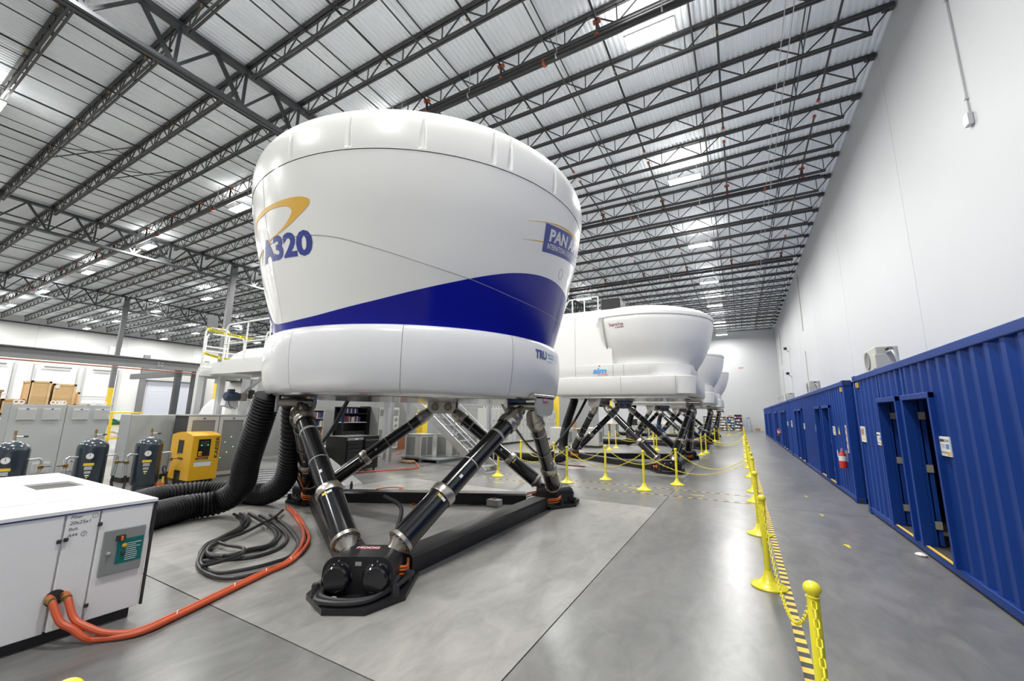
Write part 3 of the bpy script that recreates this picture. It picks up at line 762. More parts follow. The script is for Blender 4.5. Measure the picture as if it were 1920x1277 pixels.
# --- white simulators farther along
def sim_b(loc, label, decals=True):
    t = thing('flight_simulator', label, 'simulator', loc)
    motion_base(t, 2.2, detail=decals)
    AX = .22
    zs = [3.45,3.6,3.8,4.0,4.25,4.5,4.75,4.95,5.1,5.18]
    rs = [1.98,2.08,2.21,2.31,2.42,2.50,2.56,2.60,2.62,2.60]
    def sf(th, z, off=0.):
        r = smooth_interp(z, zs, rs)+off; return (AX+r*math.cos(R_(th)), r*math.sin(R_(th)), z)
    mb = MB(); vs = []; n = 108; zz = lin(3.45, 5.18, 18)
    for z in zz:
        for i in range(n+1): vs.append(sf(-108+216*i/n, z))
    mb.add(vs, [(k*(n+1)+i, k*(n+1)+i+1, (k+1)*(n+1)+i+1, (k+1)*(n+1)+i) for k in range(len(zz)-1) for i in range(n)])
    dome = obj('display_dome', mb, 'sim_white2', t)
    mb = MB(); vs = []
    pr = [(5.16,2.61),(5.18,2.64),(5.26,2.645),(5.33,2.62),(5.45,2.45),(5.62,2.0),(5.74,1.4),(5.82,.7),(5.84,.02)]
    for z, r in pr:
        for i in range(n+1):
            th = R_(-112+224*i/n); vs.append((AX+r*math.cos(th), r*math.sin(th), z))
    mb.add(vs, [(k*(n+1)+i, k*(n+1)+i+1, (k+1)*(n+1)+i+1, (k+1)*(n+1)+i) for k in range(len(pr)-1) for i in range(n)])
    obj('dome_cap', mb, 'sim_white2', t, ang=50)
    # cabin with rounded top
    y1 = 2.3
    outl = [(-y1,3.5),(-y1,5.05)]+[(-y1+.55*(1-math.cos(q)), 5.05+.6*math.sin(q)) for q in lin(.2, PI/2, 8)]
    outl = outl+[(-y, z) for y, z in reversed(outl)]
    m_ = len(outl)
    vs = [(-3.1, y, z) for y, z in outl]+[(-1.72, y, z) for y, z in outl]
    obj('cabin_rear', MB().add(vs, [(i,i+1,m_+i+1,m_+i) for i in range(m_-1)]+[tuple(range(m_)), tuple(range(2*m_-1,m_-1,-1))]), 'sim_white2', t)
    vs = [(-1.705, y*1.002, z) for y, z in outl]+[(-.35, y*.985, z) for y, z in outl]
    obj('cabin_front', MB().add(vs, [(i,i+1,m_+i+1,m_+i) for i in range(m_-1)]+[tuple(range(m_)), tuple(range(2*m_-1,m_-1,-1))]), 'sim_white2', t)
    # dome edge trim
    obj('edge_trim', MB().tube([sf(-108, z, .01) for z in lin(3.45, 5.18, 12)], .035, 6), 'seam_grey', t)
    def outline(xb, xf, hy, rc):
        p = [(xb, -hy)]
        for q in lin(-PI/2, 0, 8): p.append((xf-rc+rc*math.cos(q), -hy+rc+rc*math.sin(q)))
        for q in lin(0, PI/2, 8): p.append((xf-rc+rc*math.cos(q), hy-rc+rc*math.sin(q)))
        p.append((xb, hy)); return p
    def shell_band(nm, xb, xf, hy, rc, z0, z1, c=.05):
        o0, o1 = outline(xb+.04, xf-c, hy-c, rc), outline(xb, xf, hy, rc); k = len(o0)
        vs = [(x,y,z0) for x,y in o0]+[(x,y,z0+c) for x,y in o1]+[(x,y,z1-c*.4) for x,y in o1]+[(x,y,z1) for x,y in outline(xb+.02, xf-c*.5, hy-c*.5, rc)]
        fs = [(r*k+i, r*k+(i+1) % k, (r+1)*k+(i+1) % k, (r+1)*k+i) for r in range(3) for i in range(k)]+[tuple(range(k-1,-1,-1)), tuple(range(3*k, 4*k))]
        return obj(nm, MB().add(vs, fs), 'sim_white2', t, ang=50)
    # bands split into panels by seams
    shell_band('fascia_band', -2.6, 2.15, 2.3, 1.5, 3.08, 3.52, .04)
    shell_band('skirt', -2.62, 2.3, 2.36, .75, 2.42, 3.08, .07)
    for x in (-1.71, -.32, .05): obj('panel_seam', MB().box(x-.008, x+.008, -2.303, -2.296, 3.1, 3.5), 'seam_grey', t, smooth=False)
    for x in (-.05, 1.72): obj('panel_seam', MB().box(x-.008, x+.008, -2.364, -2.355, 2.47, 3.06), 'seam_grey', t, smooth=False)
    obj('underside', MB().box(-2.4, 2.0, -1.9, 1.9, 2.34, 2.43), 'underside', t, smooth=False)
    # roof rail
    rr = thing('roof_rail', None, None, (0,0,0)); del_ = rr; bpy.data.objects.remove(rr)
    for x in (-2.1, -1.6, -1.05): obj('rail_post', MB().cyl((x,-1.5,5.6), (x,-1.5,6.28), .025, n=8), 'gantry_white', t)
    obj('top_rail', MB().tube(spline([(-2.5,-1.5,5.75),(-2.3,-1.5,6.2),(-2.0,-1.5,6.28),(-1.05,-1.5,6.28)], 6), .025, 8), 'gantry_white', t)
    obj('projector_box', MB().cbox(-.95,-.2,-1.5,-.6,5.65,6.15,.03), 'black_satin', t)
    if decals:
        def onflat(s, size, x0, y, z0, m, bold=.002, wid=None, shear=0.):
            tx = text_mb(s, size, bold, shear); x1 = max(v[0] for v in tx.v); f_ = (wid/x1) if wid else 1
            tx.v = [(x0+v[0]*f_, y, z0+v[1]) for v in tx.v]; obj('lettering', tx, m, t, smooth=False)
        onflat('sim', .28, -1.05, -2.307, 3.2, 'decal_lightblue', .012, .5, .15)
        onflat('INDUSTRIES', .075, -.88, -2.307, 3.115, 'decal_orange', .002, .38)
        obj('logo_dot', MB().box(-.84,-.77,-2.308,-2.304,3.44,3.49), 'decal_orange', t, smooth=False)
        for s, size, z0, a0, wd in (('SupraVue', .16, 4.83, -103, .52), ('by GLASS MTN', .07, 4.75, -98, .3)):
            tx = text_mb(s, size, .002, slices=10); x1 = max(v[0] for v in tx.v)
            tx.v = [sf(a0+math.degrees(v[0]*wd/x1/2.58), z0+v[1], .006) for v in tx.v]; obj('lettering', tx, 'decal_maroon', dome, smooth=False)
    return t
sim2 = sim_b((-3.5, 16.45, 0), 'plain white simulator with curved display dome, second from the camera')
for k, Y in enumerate((27.15, 37.85)):
    c = copy_tree(sim2, None, ('lettering', 'logo_dot', 'bolts', 'sticker')); c.location = (-3.5, Y, 0)
    c['label'] = 'plain white simulator with curved display dome, %s from the camera' % ('third', 'fourth')[k]

# ------------------------------------------------------------------ blue containers along the right wall
CX = 2.02
def corr(y0, y1, z0, z1, x, face=-1, along='y'):
    """corrugated sheet; returns mesh with thickness"""
    pts = []; y = y0; p = .278; st = [(0,0),(.075,0),(.135,.036),(.21,.036)]
    while y < y1-1e-6:
        for dy, dx in st:
            if y+dy < y1-1e-6: pts.append((y+dy, dx))
        y += p
    pts.append((y1, 0))
    vs = []
    for yy, dx in pts: vs += [(x+dx*(-face), yy, z0), (x+dx*(-face), yy, z1)]
    n = len(pts)
    for yy, dx in pts: vs += [(x+dx*(-face)+.004*(-face), yy, z0), (x+dx*(-face)+.004*(-face), yy, z1)]
    fs = [(2*i, 2*i+1, 2*i+3, 2*i+2) for i in range(n-1)] + [(2*n+2*i, 2*n+2*i+2, 2*n+2*i+3, 2*n+2*i+1) for i in range(n-1)]
    mb = MB().add(vs, fs)
    if along == 'x': mb.v = [(b, a, c) for a, b, c in mb.v]
    return mb
def casting(parent, x0, x1, y0, y1, z0, z1):
    o = obj('corner_casting', MB().cbox(x0, x1, y0, y1, z0, z1, .008), 'container_blue', parent, True, ang=20)
    ym = (y0+y1)/2; xm = (x0+x1)/2; zm = (z0+z1)/2
    obj('casting_hole', MB().stack((x0-.001, ym, zm), (1,0,0), [(0,.04),(.02,.036)], 16), 'tape_black', o, True)
    obj('casting_hole', MB().stack((xm, y0-.001, zm), (0,1,0), [(0,.04),(.02,.036)], 16), 'tape_black', o, True)
def container(y0, y1, doors, label, full=True):
    t = thing('shipping_container', label, 'shipping container', (CX+1.2, (y0+y1)/2, 0))
    X0, X1 = CX, CX+2.43; zt = 2.6
    def o(n, mb, m='container_blue', p=None, **k): return obj(n, mb, m, p or t, True, k.get('smooth', True), 25)
    o('top_rail', MB().cbox(X0, X0+.08, y0+.16, y1-.16, 2.49, 2.59, .008)); o('bottom_rail', MB().cbox(X0+.005, X0+.06, y0+.16, y1-.16, .03, .125, .006))
    o('corner_post', MB().cbox(X0, X0+.16, y0, y0+.12, .12, 2.48, .012)); o('corner_post', MB().cbox(X0, X0+.16, y1-.12, y1, .12, 2.48, .012))
    o('corner_post', MB().cbox(X1-.16, X1, y0, y0+.12, .12, 2.48, .012)); o('corner_post', MB().cbox(X1-.16, X1, y1-.12, y1, .12, 2.48, .012))
    for ya, yb in ((y0-.01, y0+.17), (y1-.17, y1+.01)):
        for za, zb_ in ((0, .12), (2.48, 2.6)): casting(t, X0-.008, X0+.16, ya, yb, za, zb_)
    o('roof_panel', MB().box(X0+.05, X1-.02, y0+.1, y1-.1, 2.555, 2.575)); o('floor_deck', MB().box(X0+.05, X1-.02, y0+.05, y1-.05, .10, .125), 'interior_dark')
    o('back_wall', MB().box(X1-.03, X1-.01, y0+.1, y1-.1, .1, 2.56)); 
    for yy, f in ((y0+.03, -1), (y1-.03, 1)):
        if f == -1 and full is True: o('end_wall', corr(X0+.16, X1-.16, .12, 2.48, yy, -1, 'x'))
        else: o('end_wall', MB().box(X0+.16, X1-.16, yy-.02, yy+.02, .12, 2.48))
    # inner lining, its dark colour stands in for the shade inside
    o('shade_sheet', MB().box(X1-.1, X1-.06, y0+.15, y1-.15, .13, 2.5), 'interior_dark')
    ds = sorted(doors); c = y0+.12
    xs = X0+.02
    for a, b in ds:
        o('side_panel', corr(c, a-.06, .125, 2.49, xs)); o('header_panel', corr(a-.06, b+.06, 2.06, 2.49, xs)); c = b+.06
        fr = o('door_frame', MB().cbox(X0-.03, X0+.09, a-.06, a, .12, 2.1, .004))
        o('jamb', MB().cbox(X0-.03, X0+.09, b, b+.06, .12, 2.1, .004), p=fr); o('head', MB().cbox(X0-.035, X0+.09, a-.06, b+.06, 2.03, 2.1, .004), p=fr)
        o('inner_jamb', MB().box(X0+.09, X0+.12, b, b+.05, .12, 2.06), p=fr); o('inner_jamb', MB().box(X0+.09, X0+.16, a-.05, a, .12, 2.06), p=fr)
        o('threshold_strip', MB().box(X0-.005, X0+.03, a, b, .126, .134), 'tape_yellow', fr)
        dv = Vector((math.cos(R_(80)), math.sin(R_(80)), 0)); hg = Vector((X0+.185, b+.012, 0)); nn = Vector((dv.y, -dv.x, 0))
        q = MB()
        for z in (.14, 2.04): q.v += [tuple(hg+nn*.0+Vector((0,0,z))), tuple(hg+dv*.84+Vector((0,0,z))), tuple(hg+dv*.84-nn*.045+Vector((0,0,z))), tuple(hg-nn*.045+Vector((0,0,z)))]
        q.f = [(3,2,1,0),(4,5,6,7),(0,1,5,4),(1,2,6,5),(2,3,7,6),(3,0,4,7)]
        lf = o('door_leaf', q, p=fr)
        for z in (.4, 1.12, 1.82): o('hinge', MB().box(X0+.115, X0+.185, b-.008, b+.0, z-.05, z+.05), 'beige_dark', lf)
        kp = hg+dv*.76+Vector((0,0,1.02)); o('door_knob', MB().stack(kp, nn, [(0,.03),(.02,.03),(.022,.012),(.05,.012),(.055,.03),(.08,.028),(.09,.01)], 12), 'nickel', lf)
    o('side_panel', corr(c, y1-.12, .125, 2.49, xs))
    return t
def card(name, y0, y1, z0, z1, label, cat, m='sign_white', x=CX+.012):
    t = thing(name, label, cat, (x, (y0+y1)/2, (z0+z1)/2))
    obj('card', MB().box(x-.006, x+.008, y0, y1, z0, z1), m, t, True, False); return t
def tri_print(t, x, y0, y1, z0, z1, m): obj('print', MB().box(x-.0075, x-.006, y0, y1, z0, z1), m, t, True, False)
def small_sign(y0, y1, z0, z1, label):
    t = card('notice_sign', y0, y1, z0, z1, label, 'sign'); x = CX+.012; h = z1-z0; w_ = y1-y0
    tri_print(t, x, y0+.5*w_, y1-.04*w_, z1-.27*h, z1-.14*h, 'tape_black'); tri_print(t, x, y0+.04*w_, y0+.5*w_, z1-.27*h, z1-.14*h, 'seam_grey')
    tri_print(t, x, y0+.08*w_, y0+.4*w_, z1-.62*h, z1-.38*h, 'sign_blue')
    for k in range(3): tri_print(t, x, y0+.5*w_, y0+(.95-.1*k)*w_, z1-(.44+.08*k)*h, z1-(.41+.08*k)*h, 'decal_grey')
    tri_print(t, x, y0+.04*w_, y0+.36*w_, z0+.05*h, z0+.24*h, 'decal_gold'); tri_print(t, x, y0+.36*w_, y0+.96*w_, z0+.12*h, z0+.24*h, 'seam_grey')
    return t
def exit_sign(y0, y1, z0, z1, label):
    t = card('exit_sign', y0, y1, z0, z1, label, 'sign'); x = CX+.012
    tri_print(t, x, y0+.05, y1-.05, z0+.115, z1-.02, 'beige')
    tx = text_mb('EXIT', .115, .003, align='CENTER'); w_ = max(v[0] for v in tx.v); f_ = (y1-y0)*.33/w_
    tx.v = [(x-.009, (y0+y1)/2-v[0]*f_, z0+.145+v[1]*1.1) for v in tx.v]; obj('lettering', tx, 'sign_red', t, True, False)
    obj('arrow', MB().prism([(-.1,-.018),(.03,-.018),(.03,-.04),(.1,0),(.03,.04),(.03,.018),(-.1,.018)], 0, .001).xf(frame_mat((x-.0065, (y0+y1)/2, z0+.055), (0,1,0), (0,0,1))), 'yellow', t, True, False)
    return t
container(-1.7, 10.55, [(6.82, 7.70), (8.06, 8.92)], 'blue shipping container with two open doorways, nearest on the right')
container(11.5, 23.72, [(13.4, 14.4), (14.76, 15.7), (19.1, 20.1), (20.4, 21.3)], 'blue shipping container with fire extinguisher on its near corner, second from camera')
container(23.95, 36.15, [(25.75, 26.85), (27.15, 28.3), (31.5, 32.5), (32.8, 33.8)], 'blue shipping container, third from the camera along the right wall', False)
container(36.4, 48.6, [(38.1, 39.1), (39.6, 40.6), (44, 45), (45.4, 46.4)], 'blue shipping container, farthest along the right wall', False)
exit_sign(10.12, 10.45, 1.33, 1.62, 'white EXIT sign with yellow arrow on the nearest blue container')
exit_sign(23.0, 23.35, 1.33, 1.62, 'white EXIT sign on the far end of the second blue container')
small_sign(9.1, 9.36, 1.33, 1.54, 'small white notice left of the nearest container doorway')
small_sign(6.50, 6.76, 1.36, 1.58, 'small white notice right of the nearest container doorways')
small_sign(13.02, 13.28, 1.35, 1.56, 'small white notice right of the doorways on the second container')
small_sign(15.85, 16.1, 1.35, 1.56, 'small white notice left of the nearer doorways on the second container')
small_sign(18.7, 18.95, 1.35, 1.56, 'small white notice between the two door pairs on the second container')
small_sign(21.5, 21.75, 1.35, 1.56, 'small white notice left of the farther doorways on the second container')
small_sign(24.9, 25.2, 1.35, 1.56, 'small white notice at the near end of the third container')
t = thing('hazard_triangle', 'small yellow warning triangle on the second blue container', 'sign', (CX+.01, 12.52, 1.48))
obj('triangle', MB().prism([(-.09,-.09),(.09,-.09),(0,.09)], 0, .004).xf(frame_mat((CX+.01, 12.52, 1.48), (0,-1,0), (0,0,1))), 'yellow_paint', t, True, False)
t = card('warning_strip', 11.66, 11.72, 1.02, 1.62, 'narrow red and white warning strip by the second container corner', 'sign', x=CX-.004)
for k in range(4): tri_print(t, CX-.004, 11.67, 11.71, 1.05+.15*k, 1.12+.15*k, 'sign_red')
for (y, lab) in ((10.36, 'nearest'), (11.75, 'second'), (23.5, 'second')):
    pass
for y0, lab in ((10.2, 'nearest blue container'), (11.72, 'near end of the second blue container')):
    t = thing('corner_marker', 'yellow and black corner sticker on the %s' % lab, 'sticker', (CX+.005, y0, 2.4))
    obj('sheet', MB().box(CX+.004, CX+.02, y0, y0+.16, 2.36, 2.46), 'yellow_paint', t, True, False)
    obj('stripe', MB().prism([(-.03,-.05),(.02,-.05),(.05,.05),(0,.05)], 0, .002).xf(frame_mat((CX+.003, y0+.08, 2.41), (0,-1,0), (0,0,1))), 'tape_black', t, True, False)
def extinguisher(y, label):
    x = CX-.075; t = thing('fire_extinguisher', label, 'fire extinguisher', (x, y, .7))
    obj('cylinder', MB().stack((x,y,.66), (0,0,1), [(0,.06),(.01,.072),(.30,.072),(.335,.055),(.355,.03),(.37,.025)], 20), 'red', t, True)
    obj('label', MB().stack((x,y,.82), (0,0,1), [(0,.0735),(.11,.0735)], 20, False), 'sign_white', t, True)
    obj('valve', MB().cbox(x-.02, x+.02, y-.03, y+.03, 1.03, 1.07, .005), 'galv', t, True); obj('handle', MB().bar((x,y-.09,1.10), (x,y+.04,1.085), .018, .012), 'galv', t, True)
    obj('tag', MB().box(x-.08, x-.076, y-.03, y+.04, .90, 1.05), 'sign_white', t, True, False)
    obj('bracket', MB().box(x+.06, CX+.05, y-.03, y+.03, .8, 1.05), 'galv', t, True, False)
extinguisher(11.98, 'red fire extinguisher on the near corner of the second blue container')
extinguisher(30.2, 'red fire extinguisher on the third blue container')
def condenser(x, y, z, label):
    t = thing('condenser_unit', label, 'air conditioner', (x, y, z))
    obj('case', MB().cbox(x-.16, x+.16, y-.42, y+.42, z+.04, z+.46, .015), 'ac_beige', t, True)
    obj('side_cover', MB().cbox(x-.175, x+.12, y-.43, y-.2, z+.06, z+.32, .01), 'ac_beige', t, True)
    obj('fan_grille', MB().stack((x-.161, y+.12, z+.25), (-1,0,0), [(0,.17),(.012,.17),(.014,.155),(.006,.14),(.006,.02)], 28), 'mesh_grey', t, True)
    for dy in (-.3, .3): obj('foot', MB().box(x-.2, x+.2, y+dy-.04, y+dy+.04, z, z+.04), 'galv', t, True, False)
    for k in range(2): obj('pipe', MB().tube(spline([(x,y-.42,z+.4-.06*k),(x,y-.62,z+.4-.06*k),(x,y-.75-.03*k,z+.3),(x+.05,y-.78-.03*k,z+.02)], 6), .022, 7), ('tape_black','galv')[k], t, True)
condenser(2.36, 9.95, 2.6, 'beige air-conditioner condenser on top of the nearest blue container')
condenser(2.36, 18.2, 2.6, 'beige air-conditioner condenser in the middle of the second blue container roof')
condenser(2.36, 26.4, 2.6, 'beige air-conditioner condenser on the third blue container roof')
t = thing('roof_guard_rail', 'thin grey guard rail standing on the third blue container roof', 'rail', (2.3, 31.5, 2.6))
obj('frame', MB().tube([(2.3,33.2,2.58),(2.3,33.2,3.05),(2.3,29.6,3.05),(2.3,29.6,2.58)], .02, 6), 'galv', t, True); obj('bar', MB().cyl((2.3,33.2,2.8), (2.3,29.6,2.8), .015, n=6), 'galv', t, True)

# fittings on the right and end walls
t = thing('wall_conduit', 'thin metal conduit with junction box high on the near white wall', 'conduit', (4.47, 10.82, 7.7))
obj('pipe', MB().cyl((4.47,10.82,7.85), (4.47,10.82,13.0), .018, n=8), 'galv', t, True); obj('junction_box', MB().cbox(4.40,4.5,10.74,10.90,7.62,7.87,.01), 'galv', t, True)
obj('clip', MB().box(4.44,4.5,10.79,10.85,8.2,8.24), 'galv', t, True, False); obj('clip', MB().box(4.44,4.5,10.79,10.85,10.6,10.64), 'galv', t, True, False)
for i, (y, a, b) in enumerate(((36.4, 4.4, 6.6), (36.3, 8.1, 12.3), (54.8, 4.2, 7.0), (54.6, 7.6, 11.6))):
    tag(obj('wall_strip', MB().box(4.44, 4.5, y-.05, y+.05, a, b), 'ac_beige', smooth=False), 'narrow tan strip on the white wall, %s' % ('lower nearer one', 'upper nearer one', 'lower farther one', 'upper farther one')[i], 'wall strip')
for i, z in enumerate((5.8, 8.2)):
    t = thing('security_camera', 'small security camera on a wall arm, %s of the two' % ('lower', 'upper')[i], 'camera', (4.3, 46.8, z))
    obj('arm', MB().bar((4.45,46.8,z-.2), (4.2,46.6,z-.02), .06), 'gantry_white', t, True); obj('body', MB().cbox(4.05,4.3,46.45,46.75,z-.02,z+.2,.02), 'black_satin', t, True)
    obj('conduit', MB().cyl((4.48,46.8,2.6 if i == 0 else 6.0), (4.48,46.8,z-.2), .015, n=6), 'galv', t, True)
tag(obj('wall_lettering', (lambda tx: (setattr(tx, 'v', [(.15+v[0], 59.98, 7.85+v[1]) for v in tx.v]), tx)[1])(text_mb('EXIT', .28, .004)), 'red', smooth=False), 'small red sign high on the white end wall', 'sign')

def bookcase(x0, x1, y0, y1, h, n, label, m='wood_shelf', fill=None, facing='-y', cat='shelf', open_back=False):
    """shelving open towards facing; returns the thing"""
    t = thing('shelving_unit' if cat == 'shelf' else 'bookcase', label, cat, ((x0+x1)/2, (y0+y1)/2, 0))
    w_ = .03
    if facing == '-y':
        obj('side_panel', MB().box(x0, x0+w_, y0, y1, 0, h), m, t, True, False); obj('side_panel', MB().box(x1-w_, x1, y0, y1, 0, h), m, t, True, False); obj('back_panel', MB().box(x0, x1, y1-.02, y1, 0, h), m, t, True, False)
        sh = lambda z: MB().box(x0+w_, x1-w_, y0, y1-.02, z, z+.03)
    else:
        obj('side_panel', MB().box(x0, x1, y0, y0+w_, 0, h), m, t, True, False); obj('side_panel', MB().box(x0, x1, y1-w_, y1, 0, h), m, t, True, False); obj('back_panel', MB().box(x0, x0+.02, y0, y1, 0, h), m, t, True, False)
        sh = lambda z: MB().box(x0+.02, x1, y0+w_, y1-w_, z, z+.03)
    for i in range(n+1): obj('shelf', sh(.06+(h-.1)*i/n), m, t, True, False)
    return t
cols = ['binder_white', 'door_lavender', 'binder_blue', 'sign_white', 'binder_red', 'cab_light', 'ladder_blue', 'cardboard']
for i, (xa, xb, h) in enumerate(((-4.3,-3.35,1.75), (-3.3,-2.5,1.75), (-2.45,-1.65,1.72), (-1.6,-.82,1.7), (-.78,.08,2.0))):
    bookcase(xa, xb, 58.5, 58.95, h, 5, 'stocked shelving unit against the end wall, %s from the ladder' % ordw(5-i), 'beige_dark' if i < 3 else 'pallet_grey')
    for r in range(5):
        z = .06+(h-.1)*r/5+.031; x = xa+.05; n_ = 0
        while x < xb-.16:
            w_ = random.uniform(.1, .2); hh = random.uniform(.14, .24)
            q = obj('storage_box', MB().box(x, x+w_-.015, 58.52, 58.8, z, z+hh), random.choice(cols), smooth=False)
            n_ += 1; tag(q, 'box %s from left, shelf %s from floor, shelving unit %s from the ladder' % (ordw(n_), ordw(r+1), ordw(5-i)), 'box', 'boxes on the far shelving'); x += w_
    if i in (1, 3): tag(obj('carton', MB().box(xa+.15, xa+.6, 58.55, 58.9, h, h+.18), 'cardboard', smooth=False), 'brown carton on top of the shelving unit %s from the ladder' % ordw(5-i), 'box')
t = thing('step_ladder', 'blue step ladder standing against the white end wall', 'ladder', (.75, 58.6, 0))
for s in (-1, 1):
    obj('front_rail', MB().bar((.75+s*.28,58.2,0), (.75+s*.14,58.55,1.58), .05, .03), 'ladder_blue', t, True); obj('rear_rail', MB().bar((.75+s*.28,58.95,0), (.75+s*.14,58.6,1.58), .04, .03), 'ladder_blue', t, True)
for k in range(5):
    f_ = (k+.7)/5.3; obj('step', MB().box(.75-.27+.13*f_, .75+.27-.13*f_, 58.2+.35*f_-.05, 58.2+.35*f_+.06, 1.58*f_-.015, 1.58*f_+.015), 'galv', t, True, False)
obj('top_cap', MB().cbox(.58,.92,58.48,58.68,1.57,1.64,.01), 'tape_black', t, True)
t = thing('wooden_crate', 'small brown wooden crate on the floor by the end wall', 'crate', (1.65, 58.6, 0))
obj('box', MB().box(1.38,1.92,58.35,58.85,.06,.42), 'cardboard', t, True, False); obj('lid', MB().box(1.35,1.95,58.32,58.88,.42,.45), 'wood_frame', t, True, False)
for x in (1.4, 1.84): obj('foot', MB().box(x,x+.07,58.35,58.85,0,.06), 'wood_frame', t, True, False)

# ------------------------------------------------------------------ stanchions, chains and floor tape
SH = .92
st_base = MB().stack((0,0,0), (0,0,1), [(0,.17),(.012,.172),(.02,.165),(.035,.125),(.06,.085),(.10,.055),(.15,.036),(.16,.031)], 28)
st_pole = MB().stack((0,0,.15), (0,0,1), [(0,.029),(.70,.029),(.71,.024)], 18)
st_knob = MB().stack((0,0,.845), (0,0,1), [(0,.022),(.003,.034),(.008,.034),(.01,.028)]+[(.045-.036*math.cos(q), .001+.041*math.sin(q)) for q in lin(.6, PI-.02, 9)], 18)
st_proto = None
def stanchion(x, y, label, group):
    global st_proto
    t = thing('stanchion', label, 'stanchion', (x, y, 0), 0, group)
    if st_proto is None:
        st_proto = (obj('base', st_base, 'yellow', t), obj('post', st_pole, 'yellow', t), obj('knob', st_knob, 'yellow', t))
    else:
        for o in st_proto: link(o.name.split('.')[0], o.data, t)
    return t
# chain link
lk = []
for i in range(16):
    a = 2*PI*i/16; x = .0105*math.cos(a); y = .0105*math.sin(a); lk.append((x+(.012 if x >= 0 else -.012), y, 0))
lm = MB(); n = 6; k = len(lk)
for i in range(k):
    p = Vector(lk[i]); d = (Vector(lk[(i+1) % k])-Vector(lk[i-1])).normalized(); s_ = Vector((0,0,1)); b_ = d.cross(s_)
    for j in range(n):
        q = 2*PI*j/n; lm.v.append(tuple(p + s_*(.0042*math.cos(q)) + b_*(.0042*math.sin(q))))
lm.f = [(i*n+j, i*n+(j+1) % n, ((i+1) % k)*n+(j+1) % n, ((i+1) % k)*n+j) for i in range(k) for j in range(n)]
link_me = bpy.data.meshes.new('link'); link_me.from_pydata(lm.v, [], lm.f); link_me.materials.append(M['yellow']); smooth_mesh(link_me, 60)
def chain_pts(a, b, sag, step):
    a = Vector(a); b = Vector(b); P = []
    for i in range(201):
        f_ = i/200; p = a.lerp(b, f_); p.z -= sag*(1-(2*f_-1)**2); P.append(p)
    out = [P[0]]; acc = 0
    for p, q in zip(P[:-1], P[1:]):
        acc += (q-p).length
        if acc >= step: out.append(q); acc = 0
    return out
def chain(p, q, label, sag=.42, mode='tube'):
    a = Vector((p[0], p[1], .84)); b = Vector((q[0], q[1], .84)); d = (b-a); d.z = 0; d.normalize(); a += d*.03; b -= d*.03
    t = None
    if mode == 'links':
        t = thing('barrier_chain', label, 'chain', a, 0, 'yellow barrier chains')
        P = chain_pts(a, b, sag, .037)
        for i in range(len(P)-1):
            dd = (P[i+1]-P[i]).normalized(); side = dd.cross(Vector((0,0,1))).normalized(); u_ = side.cross(dd)
            ey = side if i % 2 else u_
            o = link('link', link_me, t); mid = (P[i]+P[i+1])/2-a
            o.matrix_local = frame_mat(mid, dd, ey)
    else:
        P = chain_pts(a, b, sag, .037 if mode == 'joined' else .12)
        if mode == 'joined':
            mb = MB()
            for i in range(len(P)-1):
                dd = (P[i+1]-P[i]).normalized(); side = dd.cross(Vector((0,0,1))).normalized(); u_ = side.cross(dd); Mx = frame_mat((P[i]+P[i+1])/2, dd, side if i % 2 else u_)
                mb.add([Mx @ Vector(v) for v in lm.v], lm.f)
            t = obj('barrier_chain', mb, 'yellow', ang=60)
        else: t = obj('barrier_chain', MB().tube(P, .011, 5), 'yellow')
        tag(t, label, 'chain', 'yellow barrier chains')
    return t
aisle = [(.14, .35), (.26, 2.8), (.13, 5.44), (.12, 7.66), (.14, 10.4), (.14, 11.75), (.12, 14.46), (.1, 16.9), (.1, 19.23), (.1, 21.17), (.1, 22.4), (.1, 25), (.1, 27.4), (.1, 29.8), (.1, 31.9), (.1, 33.1), (.1, 35.5), (.1, 38), (.1, 40.5), (.1, 43)]
for i, (x, y) in enumerate(aisle):
    if i == 0: continue
    stanchion(x, y, 'yellow plastic stanchion, %s from the camera in the row along the aisle' % ordw(i), 'stanchions along the aisle')
for i in range(len(aisle)-1):
    if i in (4, 10, 14): continue
    y = aisle[i][1]
    chain(aisle[i], aisle[i+1], 'yellow chain span, %s from the camera in the aisle row' % ordw(i+1), .52 if i < 3 else .42, 'links' if i < 2 else ('joined' if y < 12 else 'tube'))
stanchion(-1.90, .59, 'yellow stanchion whose knob shows at the bottom left edge of the picture', 'single stanchion')
rows = [([(-6.14,10.3),(-4.1,10.42),(-2.16,10.5),(.14,10.4)], 'front row between the first two simulators', 1), ([(-6.15,11.7),(-4.96,11.55),(-3.39,11.5),(-1.58,11.75),(.14,11.75)], 'back row between the first two simulators', 1),
        ([(-6,21.1),(-3.8,21.1),(-1.7,21.1),(.1,21.17)], 'front row behind the second simulator', 0), ([(-6,22.4),(-3.9,22.4),(-1.6,22.4),(.1,22.4)], 'back row behind the second simulator', 0),
        ([(-6,31.6),(-4.0,31.6),(-1.4,31.5),(.1,31.9)], 'front row behind the third simulator', 0), ([(-6,33.0),(-3.9,33.0),(-1.75,32.9),(.1,33.1)], 'back row behind the third simulator', 0),
        ([(-3.4,43.8),(-1.07,43.7),(.1,43)], 'row behind the fourth simulator', 0)]
for pts, nm, nr in rows:
    for i, (x, y) in enumerate(pts[:-1]): stanchion(x, y, 'yellow stanchion, %s from the left in the %s' % (ordw(i+1), nm), 'stanchions across the hall')
    for i in range(len(pts)-1): chain(pts[i], pts[i+1], 'yellow chain span, %s from the left in the %s' % (ordw(i+1), nm), .38, 'joined' if nr else 'tube')
